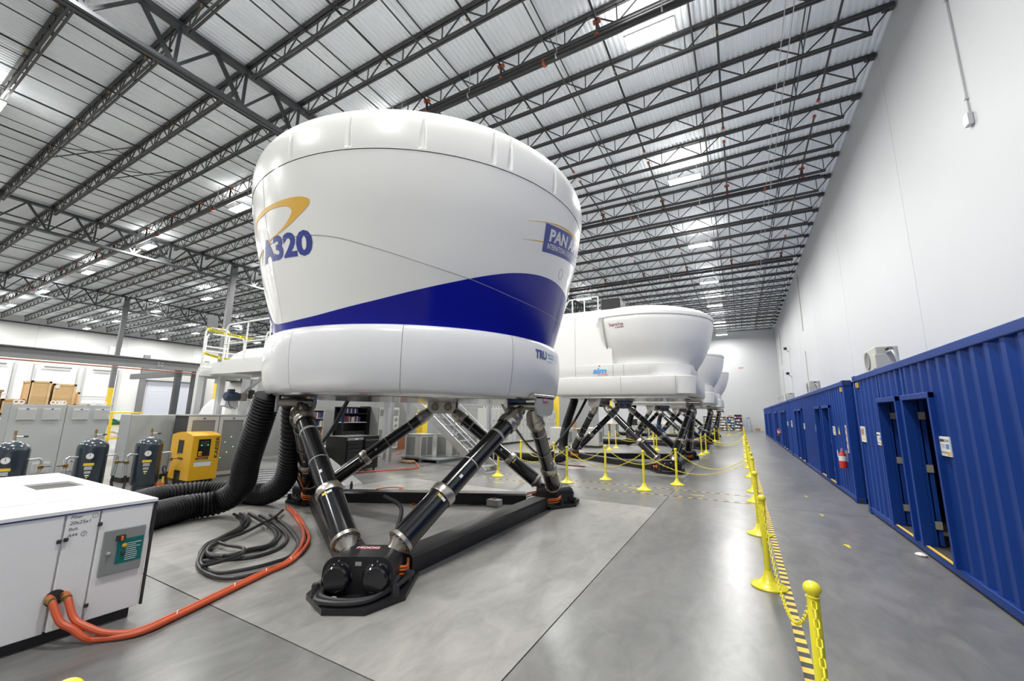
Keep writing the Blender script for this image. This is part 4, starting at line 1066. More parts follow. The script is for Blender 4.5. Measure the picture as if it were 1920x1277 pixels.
# striped tape on the floor: pieces built one by one near the camera
def tape(a, b, label, wd=.05, step=.076, pieces=True):
    a = Vector((*a, 0)); b = Vector((*b, 0)); d = (b-a); L = d.length; d.normalize(); s_ = Vector((-d.y, d.x, 0))*(wd/2)
    t = thing('floor_tape', label, 'floor tape', a)
    obj('black_band', MB().add([p-a+Vector((0,0,z)) for z in (.0005, .0015) for p in (a-s_, b-s_, b+s_, a+s_)], [(3,2,1,0),(4,5,6,7),(0,1,5,4),(1,2,6,5),(2,3,7,6),(3,0,4,7)]), 'tape_black', t, smooth=False)
    h = step/2; me = mesh_only('yellow_stripe', MB().add([d*x+s_*y+Vector((0,0,z)) for z in (.0012,.0022) for x, y in ((-h/2,-1),(h/2,-1),(h/2,1),(-h/2,1))], [(3,2,1,0),(4,5,6,7),(0,1,5,4),(1,2,6,5),(2,3,7,6),(3,0,4,7)]), 'tape_yellow')
    n_ = int(L/step); rest = MB()
    for i in range(n_):
        p = d*(step*(i+.5))
        if pieces and i < 150: link('yellow_stripe', me, t, p)
        else: rest.add([d*x+s_*y+p+Vector((0,0,.0022)) for x, y in ((-h/2,-1),(h/2,-1),(h/2,1),(-h/2,1))], [(0,1,2,3)])
    if rest.v: tag(obj('yellow_stripes', rest, 'tape_yellow', t, smooth=False), kind='stuff')
tape((.29, 2.6), (.29, 43), 'black and yellow hazard tape along the aisle stanchions', .075, .15)
tape((-6.4, 9.85), (.2, 10.15), 'hazard tape across the hall in front of the crossing stanchions', .05, .2, False)
tape((-6.4, 10.75), (.2, 11.05), 'hazard tape across the hall behind the crossing stanchions', .05, .2, False)
def arrow(x, y, a, label):
    tag(obj('floor_arrow', MB().prism([(-.09,-.02),(.02,-.02),(.02,-.05),(.09,0),(.02,.05),(.02,.02),(-.09,.02)], .0005, .002).xf(Matrix.Translation((x,y,0)) @ Matrix.Rotation(a,4,'Z')), 'yellow', smooth=False), label, 'floor arrow', 'yellow floor arrows')
for i, (x, y) in enumerate(((1.18,7.67),(1.17,9.75),(1.16,11.78))): arrow(x, y, PI/2+.15, 'small yellow floor arrow in the aisle, %s from the camera' % ordw(i+1))
for i, (x, y) in enumerate(((-8.33,8.41),(-8.07,9.29),(-5.57,9.39),(-2.41,10.6),(-.99,10.5),(-5.31,10.5))): 
    tag(obj('floor_mark', MB().box(x-.14,x+.14,y-.025,y+.025,.0005,.002), 'yellow', smooth=False), 'short yellow tape mark on the concrete, %s from the left' % ordw((1,2,3,5,6,4)[i]), 'floor mark', 'yellow tape marks')
t = tag(obj('crumpled_paper', MB().stack((1.94,7.66,0), (0,0,1), [(0,.05),(.02,.065),(.04,.03),(.045,.0)], 7), 'sign_white', smooth=False), 'crumpled white paper on the floor by the nearest container', 'litter')

# ------------------------------------------------------------------ white ventilation unit, hoses and ducts in the left foreground
UX, UY = -4.68, 1.84
t = thing('ventilation_unit', 'big white air-handling unit with grey switch panel in the left foreground', 'air handler', (-6.0, .6, 0))
o_ = lambda n, mb, m='unit_white', p=None, s=True: obj(n, mb, m, p or t, True, s, 25)
o_('base_frame', MB().box(-7.28, UX-.06, -1.1, UY-.06, .0, .09), 'tape_black', None, False)
o_('body', MB().box(-7.34, UX-.03, -1.2, UY-.03, .09, .93), 'unit_white', None, False)
ys = [-1.2, -.2, .3, 1.265, 1.475, UY-.006]
for a, b in ((-1.2, .2), (.21, 1.262), (1.272, 1.468), (1.476, UY-.02)):
    o_('front_panel', MB().cbox(UX-.03, UX, a, b-.004, .085, .925, .006))
for a, b in ((-7.35, -6.9), (-6.89, -5.72), (-5.71, UX+.01)):
    tp = MB().box(a, b, -1.2, UY, .935, .96)
    if a == -6.89:
        tp = MB().box(a, -6.5, -1.2, UY, .935, .96).box(-6.02, b, -1.2, UY, .935, .96).box(-6.5, -6.02, -1.2, 1.38, .935, .96).box(-6.5, -6.02, 1.72, UY, .935, .96)
    o_('top_panel', tp, 'unit_white', None, False)
o_('top_opening', MB().box(-6.5, -6.02, 1.38, 1.72, .80, .938), 'interior_dark', None, False)
o_('edge_trim', MB().box(UX-.005, UX+.006, -1.2, UY+.004, .926, .937), 'decal_blue', None, False)
o_('corner_trim', MB().box(UX-.02, UX+.004, UY-.012, UY+.004, .085, .93), 'tape_black', None, False)
for k in range(3): o_('vent_louver', MB().box(-5.45+.0*k, -5.2, .98+.29*k, 1.22+.29*k, .9605, .9625), 'cab_light', None, False)
pn = o_('switch_panel', MB().cbox(UX, UX+.02, 1.51, 1.78, .40, .75, .004), 'grey_panel')
o_('legend_plate', MB().box(UX+.0205, UX+.0225, 1.60, 1.772, .475, .665), 'green_panel', pn, False)
for k in range(9): o_('legend_line', MB().box(UX+.0226, UX+.0232, 1.662, 1.70+.05*random.random()+.015, .492+.016*k, .497+.016*k), 'decal_white', pn, False)
o_('rotary_switch', MB().box(UX+.02, UX+.034, 1.585, 1.645, .66, .70), 'tape_black', pn, False); o_('switch_handle', MB().cbox(UX+.034, UX+.055, 1.612, 1.626, .66, .695, .003), 'decal_orange', pn)
for y, z, m_, r in ((1.648, .612, 'amber', .014), (1.646, .552, 'tape_black', .014), (1.552, .57, 'galv', .012)):
    o_('push_button', MB().stack((UX+.02, y, z), (1,0,0), [(0,r+.003),(.006,r+.003),(.007,r),(.014,r),(.017,r*.6)], 18), m_, pn)
for y, z in ((1.248, .735), (1.285, .74), (1.472, .815), (1.475, .205)): o_('latch', MB().cbox(UX, UX+.016, y-.013, y+.013, z-.014, z+.014, .003), 'tape_black')
o_('hose_port', MB().stack((UX-.002, 1.285, .325), (1,0,0), [(0,.058),(.006,.058)], 16), 'tape_black')
for i, (s, size, y, z) in enumerate((('Filter', .033, 1.29, .89), ('20x25x1', .036, 1.29, .845), ('Belt', .033, 1.29, .80), ('A44', .033, 1.29, .755), ('1', .022, 1.428, .885), ('2', .022, 1.378, .757))):
    tx = text_mb(s, size, .0, .15); tx.v = [(UX+.0015, y+v[0], z+v[1]) for v in tx.v]; o_('handwriting', tx, 'tape_black', None, False)
for y, z in ((1.434, .892), (1.384, .764)): o_('handwriting_ring', MB().tube([(UX+.001, y+.017*math.cos(q), z+.017*math.sin(q)) for q in lin(0, 2*PI, 20)], .0012, 4), 'tape_black')
floor_pts = [(-4.42,1.50),(-4.27,1.69),(-4.33,1.97),(-4.51,2.52),(-4.63,2.9),(-4.74,3.25),(-5.24,3.77),(-5.82,4.15),(-6.66,4.57),(-7.31,4.85)]
for i in (0, 1):
    y0 = (1.25, 1.335)[i]; z0 = (.33, .325)[i]
    off = (-.022, .024)[i]
    P = [(UX-.02, y0, z0+.01), (UX+.05, y0+.01, z0-.01), (UX+.14, y0+.05, z0-.14), (UX+.2, y0+.11, .13), (UX+.25, y0+.17, .06)] if i == 0 else [(UX-.02, y0, z0+.01), (UX+.05, y0+.01, z0-.01), (UX+.14, y0+.04, z0-.14), (UX+.22, y0+.1, .12), (UX+.32, y0+.2, .06)]
    F = []
    for k, (x, y) in enumerate(floor_pts):
        if i == 1 and k == 0: continue
        a = Vector(floor_pts[max(0,k-1)]); b = Vector(floor_pts[min(len(floor_pts)-1,k+1)]); d = (b-a).normalized(); w_ = off*(2.2 if k == 6 and i == 0 else 1)
        F.append((x-d.y*w_, y+d.x*w_, .028))
    h = thing('orange_hose', 'orange hose from the white unit across the floor, %s one' % ('outer left', 'inner right')[i], 'hose', (UX, y0, 0))
    obj('tube', MB().tube(spline(P+F, 8), .024, 10), 'hose_orange', h, True)
    obj('fitting', MB().stack((UX-.01, y0, z0), (1,.1,-.1), [(0,.02),(.02,.03),(.05,.03),(.055,.024),(.08,.026)], 12), 'brass', h, True)
    for k in (0, 2, 3, 4, 5, 7, 8):
        if i == 0: c_ = Vector((*floor_pts[k], .028)); obj('cable_tie', MB().tube([c_+Vector((.055*math.cos(q)*.3, .055*math.cos(q)*.9, .034*math.sin(q))) if k == 0 else c_+Vector((.052*math.cos(q)*.85, -.052*math.cos(q)*.45, .034*math.sin(q))) for q in lin(0, 2*PI, 14)], .004, 5), 'sign_white', h, True)
def duct(pts, r, label):
    P = spline(pts, 90); Q = [P[0]]; acc = 0
    for a, b in zip(P[:-1], P[1:]):
        acc += (b-a).length
        if acc > .0115: Q.append(b); acc = 0
    return tag(obj('flexible_duct', MB().tube(Q, r, 20, True, lambda k: r+(.013, .004, -.013, .004)[k % 4]), 'duct_black', ang=80), label, 'duct')
duct([(-7.1,1.86,.42),(-7.25,2.3,.26),(-7.65,2.9,.2),(-7.85,3.45,.2),(-7.7,3.9,.24),(-7.35,4.0,.5),(-7.0,3.86,.95),(-6.65,3.76,1.45),(-6.4,3.72,1.97)], .185, 'thick black corrugated duct rising to the simulator, nearer one')
duct([(-7.1,1.86,.7),(-7.6,2.3,.5),(-8.6,2.9,.22),(-9.15,3.6,.2),(-9.0,4.3,.2),(-8.4,4.62,.2),(-7.85,4.78,.22),(-7.45,4.83,.52),(-7.2,4.72,1.1),(-6.95,4.5,1.97)], .185, 'thick black corrugated duct rising to the simulator, farther one')
CABLES = [
[(-6.97, 4.54, 0.07), (-6.6, 4.15, 0.07), (-6.38, 3.81, 0.07), (-6.17, 3.49, 0.07), (-6.07, 3.23, 0.07), (-5.93, 2.98, 0.07), (-5.72, 2.82, 0.08), (-5.53, 2.78, 0.07), (-5.39, 2.84, 0.07)] ,
[(-7.32, 4.22, 0.02), (-6.56, 4.04, 0.02), (-5.95, 3.85, 0.02), (-5.64, 3.63, 0.02), (-5.45, 3.37, 0.02), (-5.45, 3.11, 0.03), (-5.56, 2.91, 0.02), (-5.77, 2.82, 0.02), (-5.95, 2.86, 0.02), (-6.2, 3.05, 0.03), (-6.39, 3.32, 0.02), (-6.66, 3.67, 0.02), (-7.0, 3.91, 0.02), (-7.47, 4.07, 0.02)] ,
[(-7.16, 4.26, 0.02), (-6.42, 4.07, 0.02), (-5.8, 3.85, 0.02), (-5.47, 3.65, 0.02), (-5.25, 3.37, 0.02), (-5.23, 3.12, 0.02), (-5.33, 2.97, 0.02), (-5.5, 2.8, 0.02), (-5.59, 2.72, 0.02), (-5.78, 2.78, 0.02), (-6.08, 2.95, 0.02), (-6.3, 3.21, 0.02), (-6.48, 3.51, 0.02), (-6.74, 3.82, 0.02), (-7.19, 4.07, 0.02), (-7.56, 4.16, 0.02)] ,
[(-7.0, 4.34, 0.03), (-6.25, 4.11, 0.03), (-5.47, 3.79, 0.03), (-5.16, 3.61, 0.03), (-4.87, 3.32, 0.03), (-4.83, 3.11, 0.03), (-4.86, 2.88, 0.03), (-4.97, 2.66, 0.03), (-5.15, 2.6, 0.03), (-5.48, 2.66, 0.03), (-5.79, 2.82, 0.03), (-6.1, 3.05, 0.03), (-6.28, 3.28, 0.03), (-6.5, 3.61, 0.03), (-6.86, 3.93, 0.03), (-7.3, 4.15, 0.03)] ,
[(-6.8, 4.3, 0.03), (-5.98, 4.03, 0.03), (-5.26, 3.69, 0.03), (-4.91, 3.42, 0.03), (-4.71, 3.13, 0.03), (-4.66, 2.85, 0.03), (-4.72, 2.65, 0.03), (-4.86, 2.56, 0.03), (-5.15, 2.55, 0.03), (-5.43, 2.61, 0.03), (-5.69, 2.73, 0.03), (-6.12, 3.01, 0.03), (-6.37, 3.31, 0.03), (-6.58, 3.61, 0.03), (-6.96, 3.91, 0.03), (-7.41, 4.14, 0.03)] ,
[(-5.26, 2.56, 0.07), (-5.25, 2.76, 0.07), (-5.3, 2.98, 0.07), (-5.45, 3.1, 0.07), (-5.57, 3.12, 0.07), (-5.77, 3.08, 0.07), (-6.0, 3.08, 0.07)] ,
[(-7.26, 4.14, 0.06), (-6.52, 3.95, 0.06), (-5.92, 3.76, 0.06), (-5.6, 3.58, 0.06), (-5.39, 3.35, 0.06), (-5.43, 3.15, 0.06), (-5.39, 2.96, 0.06), (-5.53, 2.84, 0.06), (-5.77, 2.84, 0.06), (-6.03, 3.02, 0.06), (-6.24, 3.26, 0.06), (-6.47, 3.59, 0.06), (-7.03, 3.88, 0.06), (-7.41, 3.98, 0.06)] ,
]
for i, P in enumerate(CABLES):
    tag(obj('power_cable', MB().tube(spline(P, 8), .021, 8), 'black_rubber'), 'thick black power cable in the floor coil, ' + ('crossing over the top', 'second innermost loop', 'middle loop', 'second outermost loop', 'outermost loop beside the orange hose', 'short end folded inside the coil', 'innermost loop')[i], 'cable', 'coiled black cables')

# ------------------------------------------------------------------ equipment left of the first simulator
def tank(x, y, label):
    t = thing('air_tank', label, 'air tank', (x, y, 0)); r = .235
    pr = [(.08,.05),(.09,.14),(.13,.20),(.18,r)]+[(.95+.17*math.sin(q), r*math.cos(q)+.0 if q < 1.5 else .02) for q in lin(0, PI/2-.02, 8)]
    o = lambda n, mb, m, p=None: obj(n, mb, m, p or t, True)
    o('vessel', MB().stack((x,y,0), (0,0,1), pr, 28), 'tank_navy'); o('foot_ring', MB().stack((x,y,0), (0,0,1), [(0,.19),(.14,.19)], 24), 'tank_navy')
    o('top_nozzle', MB().stack((x,y,1.11), (0,0,1), [(0,.06),(.02,.05),(.025,.025),(.1,.022),(.105,.016),(.19,.016),(.2,.01)], 12), 'nickel')
    o('relief_valve', MB().stack((x,y,1.23), (0,0,1), [(0,.02),(.02,.022),(.08,.018),(.085,.01)], 10), 'brass'); o('valve_arm', MB().cyl((x,y,1.2), (x+.02,y+.13,1.2), .011, n=8), 'nickel'); o('valve_tip', MB().cyl((x+.02,y+.1,1.2), (x+.026,y+.16,1.2), .017, n=8), 'tape_black')
    d = Vector((.93,-.35,0)).normalized(); p = Vector((x,y,.80))+d*r
    g = o('gauge_rim', MB().stack(p, d, [(0,.05),(.03,.06),(.035,.06),(.037,.054)], 24), 'nickel'); o('gauge_face', MB().stack(p+d*.0375, d, [(0,.053),(.001,.053)], 24), 'gauge', g); o('needle', MB().bar(p+d*.04+Vector((0,0,-.01)), p+d*.04+Vector((0,0,.04)), .006), 'tape_black', g)
    s_ = Vector((-d.y, d.x, 0))
    for z, w_, h, m_ in ((.64,.075,.025,'yellow_paint'), (.57,.055,.032,'galv'), (.49,.045,.024,'galv'), (.43,.03,.013,'sign_white'), (.39,.012,.012,'yellow')):
        q = Vector((x,y,z))+d*(r+.001); o('label_plate', MB().add([q-s_*w_-Vector((0,0,h)), q+s_*w_-Vector((0,0,h)), q+s_*w_+Vector((0,0,h)), q-s_*w_+Vector((0,0,h))], [(0,1,2,3)]), m_)
    for sg in (-1, 1):
        a = Vector((x+.08,y+sg*(r-.02),.78)); b = a+Vector((.02,sg*.13,.01))
        pp = o('side_pipe', MB().tube([a, b, b+Vector((0,sg*.03,-.03)), b+Vector((0,sg*.03,-.12))], .02, 8), 'galv')
        e = b+Vector((0,sg*.03,-.12)); o('ball_valve', MB().cbox(e.x-.03,e.x+.03,e.y-.035,e.y+.035,e.z-.07,e.z,.008), 'brass', pp); o('valve_handle', MB().bar(e+Vector((.02,0,-.03)), e+Vector((.04,sg*.12,-.03)), .022, .014), 'tape_black', pp)
        o('drop_pipe', MB().cyl(e+Vector((0,0,-.07)), e+Vector((-.01,-sg*.02,-.3)), .022, n=8), 'galv', pp); o('drop_hose', MB().tube(spline([e+Vector((-.01,-sg*.02,-.3)), e+Vector((0,-sg*.03,-.45)), e+Vector((.05,0,-.6))], 5), .024, 8), 'black_rubber', pp)
tank(-11.6, 2.25, 'dark blue air tank with dial gauge, leftmost of the three')
tank(-11.5, 3.3, 'dark blue air tank with dial gauge, middle of the three')
tank(-11.3, 4.14, 'dark blue air tank with dial gauge beside the yellow compressor')

t = thing('air_compressor', 'yellow boxy air compressor with black control panel', 'compressor', (-11.3, 5.0, 0))
o = lambda n, mb, m, p=None, s=True: obj(n, mb, m, p or t, True, s, 30)
x0, x1, y0, y1 = -11.85, -10.85, 4.75, 5.32
o('base', MB().box(x0+.2, x1-.05, y0+.05, y1-.05, 0, .22), 'black_satin', None, False)
tp = [(x0, .16), (x1, .16), (x1, 1.14)]+[(x1-(x1-x0)*k/10, 1.14+.075*math.sin(PI*k/10)) for k in range(1, 10)]+[(x0, 1.14)]
n = len(tp); vs = [(x, y0, z) for x, z in tp]+[(x, y1, z) for x, z in tp]
body = o('body', MB().add(vs, [tuple(range(n)), tuple(range(2*n-1,n-1,-1))]+[(i, n+i, n+(i+1) % n, (i+1) % n) for i in range(n)]), 'kaeser')
o('control_recess', MB().box(x1, x1+.012, y0+.12, y0+.36, .68, 1.06), 'screen', body, False)
o('display', MB().box(x1+.012, x1+.02, y0+.15, y0+.32, .9, 1.02), 'tape_black', body, False)
for dy in (.17, .3): o('indicator', MB().box(x1+.0205, x1+.022, y0+dy, y0+dy+.012, .92, .932), 'led_green', body, False)
o('stop_button', MB().box(x1+.012, x1+.018, y0+.135, y0+.2, .70, .79), 'yellow', body, False); o('stop_knob', MB().stack((x1+.018, y0+.168, .745), (1,0,0), [(0,.02),(.02,.024),(.025,.015)], 12), 'red', body)
o('info_plate', MB().box(x1, x1+.004, y0+.08, y0+.42, .46, .58), 'sign_white', body, False); o('plate_band', MB().box(x1+.0042, x1+.005, y0+.08, y0+.42, .555, .58), 'decal_grey', body, False)
o('cable_window', MB().box(x0+.38, x0+.6, y0-.012, y0, .74, 1.03), 'screen', body, False); o('window_frame', MB().box(x0+.33, x0+.38, y0-.016, y0, .71, 1.06), 'kaeser', body, False); o('lower_cutout', MB().box(x0+.35, x0+.62, y0-.006, y0, .16, .36), 'screen', body, False)
tx = text_mb('KAESER', .14, .004); w_ = max(v[0] for v in tx.v); tx.v = [(x1+.003, y1-.03-v[1]*.75, .62+v[0]*.5/w_) for v in tx.v]; o('lettering', tx, 'tape_black', body, False)
tx = text_mb('AIRTOWER', .07, .003); w_ = max(v[0] for v in tx.v); tx.v = [(x1+.003, y0+.09+v[0]*.27/w_, .61+v[1]) for v in tx.v]; o('lettering', tx, 'tape_black', body, False)
tx = text_mb('SIGMA', .06, .003); w_ = max(v[0] for v in tx.v); tx.v = [(x0+.42+v[0]*.26/w_, y0-.003, .60+v[1]) for v in tx.v]; o('lettering', tx, 'tape_black', body, False)
o('drain_valve', MB().cbox(x0+.05,x0+.15,y0-.1,y0-.02,.02,.2,.01), 'yellow_paint'); o('drain_hose', MB().tube(spline([(x0+.1,y0-.06,.18),(x0+.12,y0-.14,.38),(x0+.22,y0-.12,.42),(x0+.26,y0-.08,.1)], 6), .016, 6), 'black_rubber')

def louver_panel(parent, x, y0, y1, z0, z1):
    v_ = obj('vent', MB().box(x, x+.02, y0, y1, z0, z1), 'vent_grey', parent, True, False)
    for k in range(7):
        z = z0+.02+(z1-z0-.04)*k/7; obj('vent_slat', MB().bar((x+.024, y0+.01, z+.012), (x+.024, y1-.01, z+.012), .012, (z1-z0)/12), 'cab_light', v_, True, False)
    obj('vent_badge', MB().box(x+.03, x+.033, (y0+y1)/2-.02, (y0+y1)/2+.02, z1-.035, z1-.012), 'decal_blue', v_, True, False)
def ring(parent, x, y, z): obj('lifting_eye', MB().tube([(x, y+.04*math.cos(q), z+.045+.04*math.sin(q)) for q in lin(0, 2*PI, 14)], .009, 6), 'gauge', parent, True)
t = thing('control_cabinet', 'wide grey control cabinet with four louvred vents behind the air tanks', 'cabinet', (-14.3, 3.4, 0))
obj('body', MB().box(-14.6, -14.02, 2.56, 4.2, .1, 1.79), 'cab_grey', t, True, False); obj('plinth', MB().box(-14.55, -14.05, 2.6, 4.16, 0, .1), 'tape_black', t, True, False)
for a, b in ((2.57, 3.42), (3.435, 4.19)):
    d = obj('door', MB().cbox(-14.02, -14.0, a, b, .11, 1.78, .004), 'cab_grey', t, True)
    for c in (a+.1, a+.48):
        louver_panel(d, -14.0, c, c+.28, 1.44, 1.71)
        if True: louver_panel(d, -14.0, c, c+.28, .25, .50)
for y in (2.64, 2.72, 3.2, 3.28, 3.33, 3.38, 3.9, 4.1): ring(t, -14.1, y, 1.79)
t = thing('control_cabinet', 'plain grey cabinet standing behind the yellow compressor', 'cabinet', (-13.1, 4.7, 0))
obj('body', MB().box(-13.4, -12.82, 4.24, 5.34, .12, 1.58), 'cab_grey', t, True, False); obj('plinth', MB().box(-13.35, -12.85, 4.28, 5.3, 0, .12), 'tape_black', t, True, False); obj('side_cover', MB().cbox(-12.82, -12.8, 4.26, 5.33, .13, 1.575, .005), 'cab_grey', t, True)
for y, z in ((4.32, .25), (4.32, 1.5), (5.25, .25), (5.25, 1.5)): obj('screw', MB().cyl((-12.8,y,z), (-12.795,y,z), .012, n=8), 'seam_grey', t, True)
t = thing('network_rack', 'grey network rack with two mesh doors under the white platform', 'rack', (-12.3, 5.7, 0))
obj('body', MB().box(-12.6, -11.94, 5.05, 6.42, .05, 1.57), 'tape_black', t, True, False); obj('top', MB().box(-12.62, -11.92, 5.03, 6.44, 1.57, 1.6), 'cab_grey', t, True, False); obj('base', MB().box(-12.55, -11.95, 5.1, 6.4, 0, .05), 'cab_grey', t, True, False)
for a, b in ((5.06, 5.73), (5.75, 6.42)):
    d = obj('door', MB().box(-11.94, -11.9, a, b, .07, .16).box(-11.94, -11.9, a, b, 1.46, 1.56).box(-11.94, -11.9, a, a+.08, .16, 1.46).box(-11.94, -11.9, b-.08, b, .16, 1.46), 'cab_light', t, True, False)
    mp = obj('mesh_panel', MB().box(-11.93, -11.92, a+.08, b-.08, .16, 1.46), 'mesh_grey', d, True, False)
    obj('badge', MB().box(-11.9, -11.897, (a+b)/2-.03, (a+b)/2+.03, 1.49, 1.52), 'decal_blue', d, True, False); obj('handle', MB().cbox(-11.9, -11.88, a+.02, a+.05, .6, .85, .005), 'seam_grey', d, True)
    for k in range(5): obj('status_light', MB().box(-11.919, -11.917, a+.12+.07*k, a+.135+.07*k, .5+.13*((k*3) % 5), .512+.13*((k*3) % 5)), 'led_green', mp, True, False)

# white access platform and drawbridge behind the simulator
t = thing('access_platform', 'white steel access platform with railings behind the nearest simulator', 'platform', (-13.7, 6.0, 0))
o = lambda n, mb, m='gantry_white', p=None, s=True: obj(n, mb, m, p or t, True, s, 30)
for x, y in ((-13.25, 5.74), (-13.25, 6.3), (-13.25, 7.22), (-14.2, 6.15), (-14.2, 6.76)): o('post', MB().box(x-.075, x+.075, y-.075, y+.075, 0, 2.78))
dk_ = o('deck', MB().prism([(-14.3,6.1),(-13.15,5.64),(-13.15,7.33),(-14.3,7.33)], 2.82, 2.9)); o('deck_beam', MB().box(-13.19, -13.13, 5.66, 7.33, 2.66, 2.82)); o('deck_beam', MB().box(-14.32, -14.26, 6.12, 7.33, 2.66, 2.82))
def rail(x0, y0_, x1, y1_, z, h=1.1, n_=3, cap0=True):
    a = Vector((x0, y0_, z)); b = Vector((x1, y1_, z)); d = (b-a).normalized()
    pts = [a, a+Vector((0,0,h-.12)), a+d*.05+Vector((0,0,h-.03)), a+d*.13+Vector((0,0,h)), b-d*.13+Vector((0,0,h)), b-d*.05+Vector((0,0,h-.03)), b+Vector((0,0,h-.12)), b]
    rr = o('guard_rail', MB().tube(pts, .025, 8)); o('mid_rail', MB().cyl(a+Vector((0,0,h*.52)), b+Vector((0,0,h*.52)), .02, n=8), 'gantry_white', rr)
    for k in range(1, n_): q = a.lerp(b, k/n_); o('rail_post', MB().cyl(q, q+Vector((0,0,h)), .022, n=8), 'gantry_white', rr)
    o('toe_board', MB().bar(a+Vector((0,0,.09)), b+Vector((0,0,.09)), .012, .12), 'gantry_white', rr)
rail(-13.2, 5.7, -13.2, 6.32, 2.9, 1.15, 1); rail(-14.25, 6.2, -14.25, 7.3, 2.9, 1.15, 2)
t = thing('drawbridge', 'white hinged gangway with curved railing reaching toward the nearest simulator', 'gangway', (-11, 6.3, 2.8))
o('deck', MB().box(-13.1, -7.7, 5.95, 7.05, 2.82, 2.88)); o('side_plate', MB().box(-13.1, -7.7, 5.92, 5.96, 2.72, 3.05)); o('side_plate', MB().box(-13.1, -7.7, 7.04, 7.08, 2.72, 3.05)); o('cross_beam', MB().box(-12.0, -11.9, 5.96, 7.04, 2.70, 2.82)); o('cross_beam', MB().box(-9.4, -9.3, 5.96, 7.04, 2.70, 2.82))
rail(-12.6, 5.94, -8.3, 5.94, 2.95, 1.15, 4); rail(-12.6, 7.06, -8.3, 7.06, 2.95, 1.15, 4)
t = thing('bridge_actuator', 'blue-black electric motor with slanted rod under the gangway', 'actuator', (-12.6, 6.3, 2))
o('motor', MB().stack((-12.45,6.05,2.1), (0,1,0), [(0,.1),(.02,.125),(.3,.125),(.31,.1),(.38,.1)], 18), 'motor_blue'); o('terminal_box', MB().cbox(-12.5,-12.36,6.12,6.26,2.2,2.3,.01), 'motor_blue'); o('gear_box', MB().cbox(-12.56,-12.34,6.42,6.6,1.98,2.2,.02), 'nickel_dark')
o('rod', MB().cyl((-12.45,6.5,2.15), (-11.4,6.5,2.72), .045, n=12), 'alum'); o('bracket', MB().prism([(0,0),(.4,.05),(.4,.3),(.1,.32)], 0, .25).xf(frame_mat((-12.65,6.55,1.72), (0,-1,.2), (0,.2,1))), 'gantry_white'); o('pedestal', MB().box(-12.6,-12.3,6.35,6.6,1.6,1.8)); o('limit_box', MB().cbox(-12.4,-12.25,6.62,6.74,2.05,2.3,.02), 'tape_black')
o('cable', MB().tube(spline([(-12.45,6.15,2.0),(-12.4,6.2,1.82),(-12.4,6.4,1.75),(-12.5,6.5,1.7)], 6), .01, 6), 'black_rubber')
t = thing('monitor_panel', 'dark grey tilted panel fixed to the top of the platform railing', 'panel', (-13.2, 5.75, 4.1))
o('plate', MB().cbox(-13.24,-13.18,5.70,5.96,4.02,4.42,.01).xf(Matrix.Translation((-13.2,5.9,4.2)) @ Matrix.Rotation(.12,4,'X') @ Matrix.Translation((13.2,-5.9,-4.2))), 'steel_grey'); o('bracket', MB().box(-13.22,-13.18,5.80,5.88,3.85,4.05), 'steel_grey'); o('alarm_lamp', MB().stack((-13.17,6.1,4.05), (0,0,1), [(0,.025),(.05,.03),(.06,.01)], 10), 'amber')
def ctape(a, b, sag, label):
    t = thing('caution_tape', label, 'caution tape', a); P = chain_pts(a, b, sag, .1); vs = []
    for i, p in enumerate(P): vs += [p+Vector((.004*math.sin(i),0,-.037)), p+Vector((-.004*math.sin(i),0,.037))]
    obj('ribbon', MB().add(vs, [(2*i,2*i+2,2*i+3,2*i+1) for i in range(len(P)-1)]), 'yellow', t, True, False)
    d = (Vector(b)-Vector(a)).normalized()
    tx = text_mb('CAUTION  CAUTION  CAUTION', .055, .002); w_ = max(v[0] for v in tx.v); L = (Vector(b)-Vector(a)).length
    out = []
    for v in tx.v:
        f_ = .04+.92*v[0]/w_; p = Vector(a).lerp(Vector(b), f_); p.z -= sag*(1-(2*f_-1)**2); out.append(tuple(p+Vector((.008, 0, v[1]-.018))+d.cross(Vector((0,0,1)))*.006))
    tx.v = out; obj('lettering', tx, 'tape_black', t, True, False)
ctape((-13.17, 5.7, 4.0), (-12.55, 6.75, 3.8), .02, 'upper yellow caution tape tied across the platform railing'); ctape((-13.17, 5.7, 3.3), (-12.55, 6.6, 3.1), .04, 'lower yellow caution tape tied across the platform railing')

# ------------------------------------------------------------------ equipment seen under the first simulator
for k, (a, b) in enumerate(((8.0, 8.58), (8.62, 9.2))):
    t = thing('battery_cabinet', 'black battery cabinet on castors, %s of the pair' % ('left one with small display', 'right one')[k], 'cabinet', (-10.15, (a+b)/2, 0))
    o = lambda n, mb, m='black_satin', p=None, s=True: obj(n, mb, m, p or t, True, s, 25)
    o('body', MB().box(-10.6, -9.74, a, b, .09, 1.0), 'black_satin', None, False); o('top', MB().box(-10.61, -9.73, a-.005, b+.005, 1.0, 1.02), 'black_satin', None, False)
    for r in range(7): o('front_cell', MB().cbox(-9.74, -9.70, a+.03, b-.03, .1+.118*r, .21+.118*r, .012))
    if k == 0: o('display_bezel', MB().cbox(-9.75, -9.69, a+.02, b-.02, .925, .99, .006), 'mesh_grey'); o('display', MB().box(-9.69, -9.687, a+.25, a+.36, .935, .98), 'door_lavender', None, False)
    for x in (-10.5, -9.82):
        for y in (a+.06, b-.06): o('castor', MB().cyl((x,y-.02,.045), (x,y+.02,.045), .045, n=12), 'nickel')
t = thing('transformer_box', 'grey transformer box on a slanted stand beside the battery cabinets', 'transformer', (-11.0, 8.2, 0))
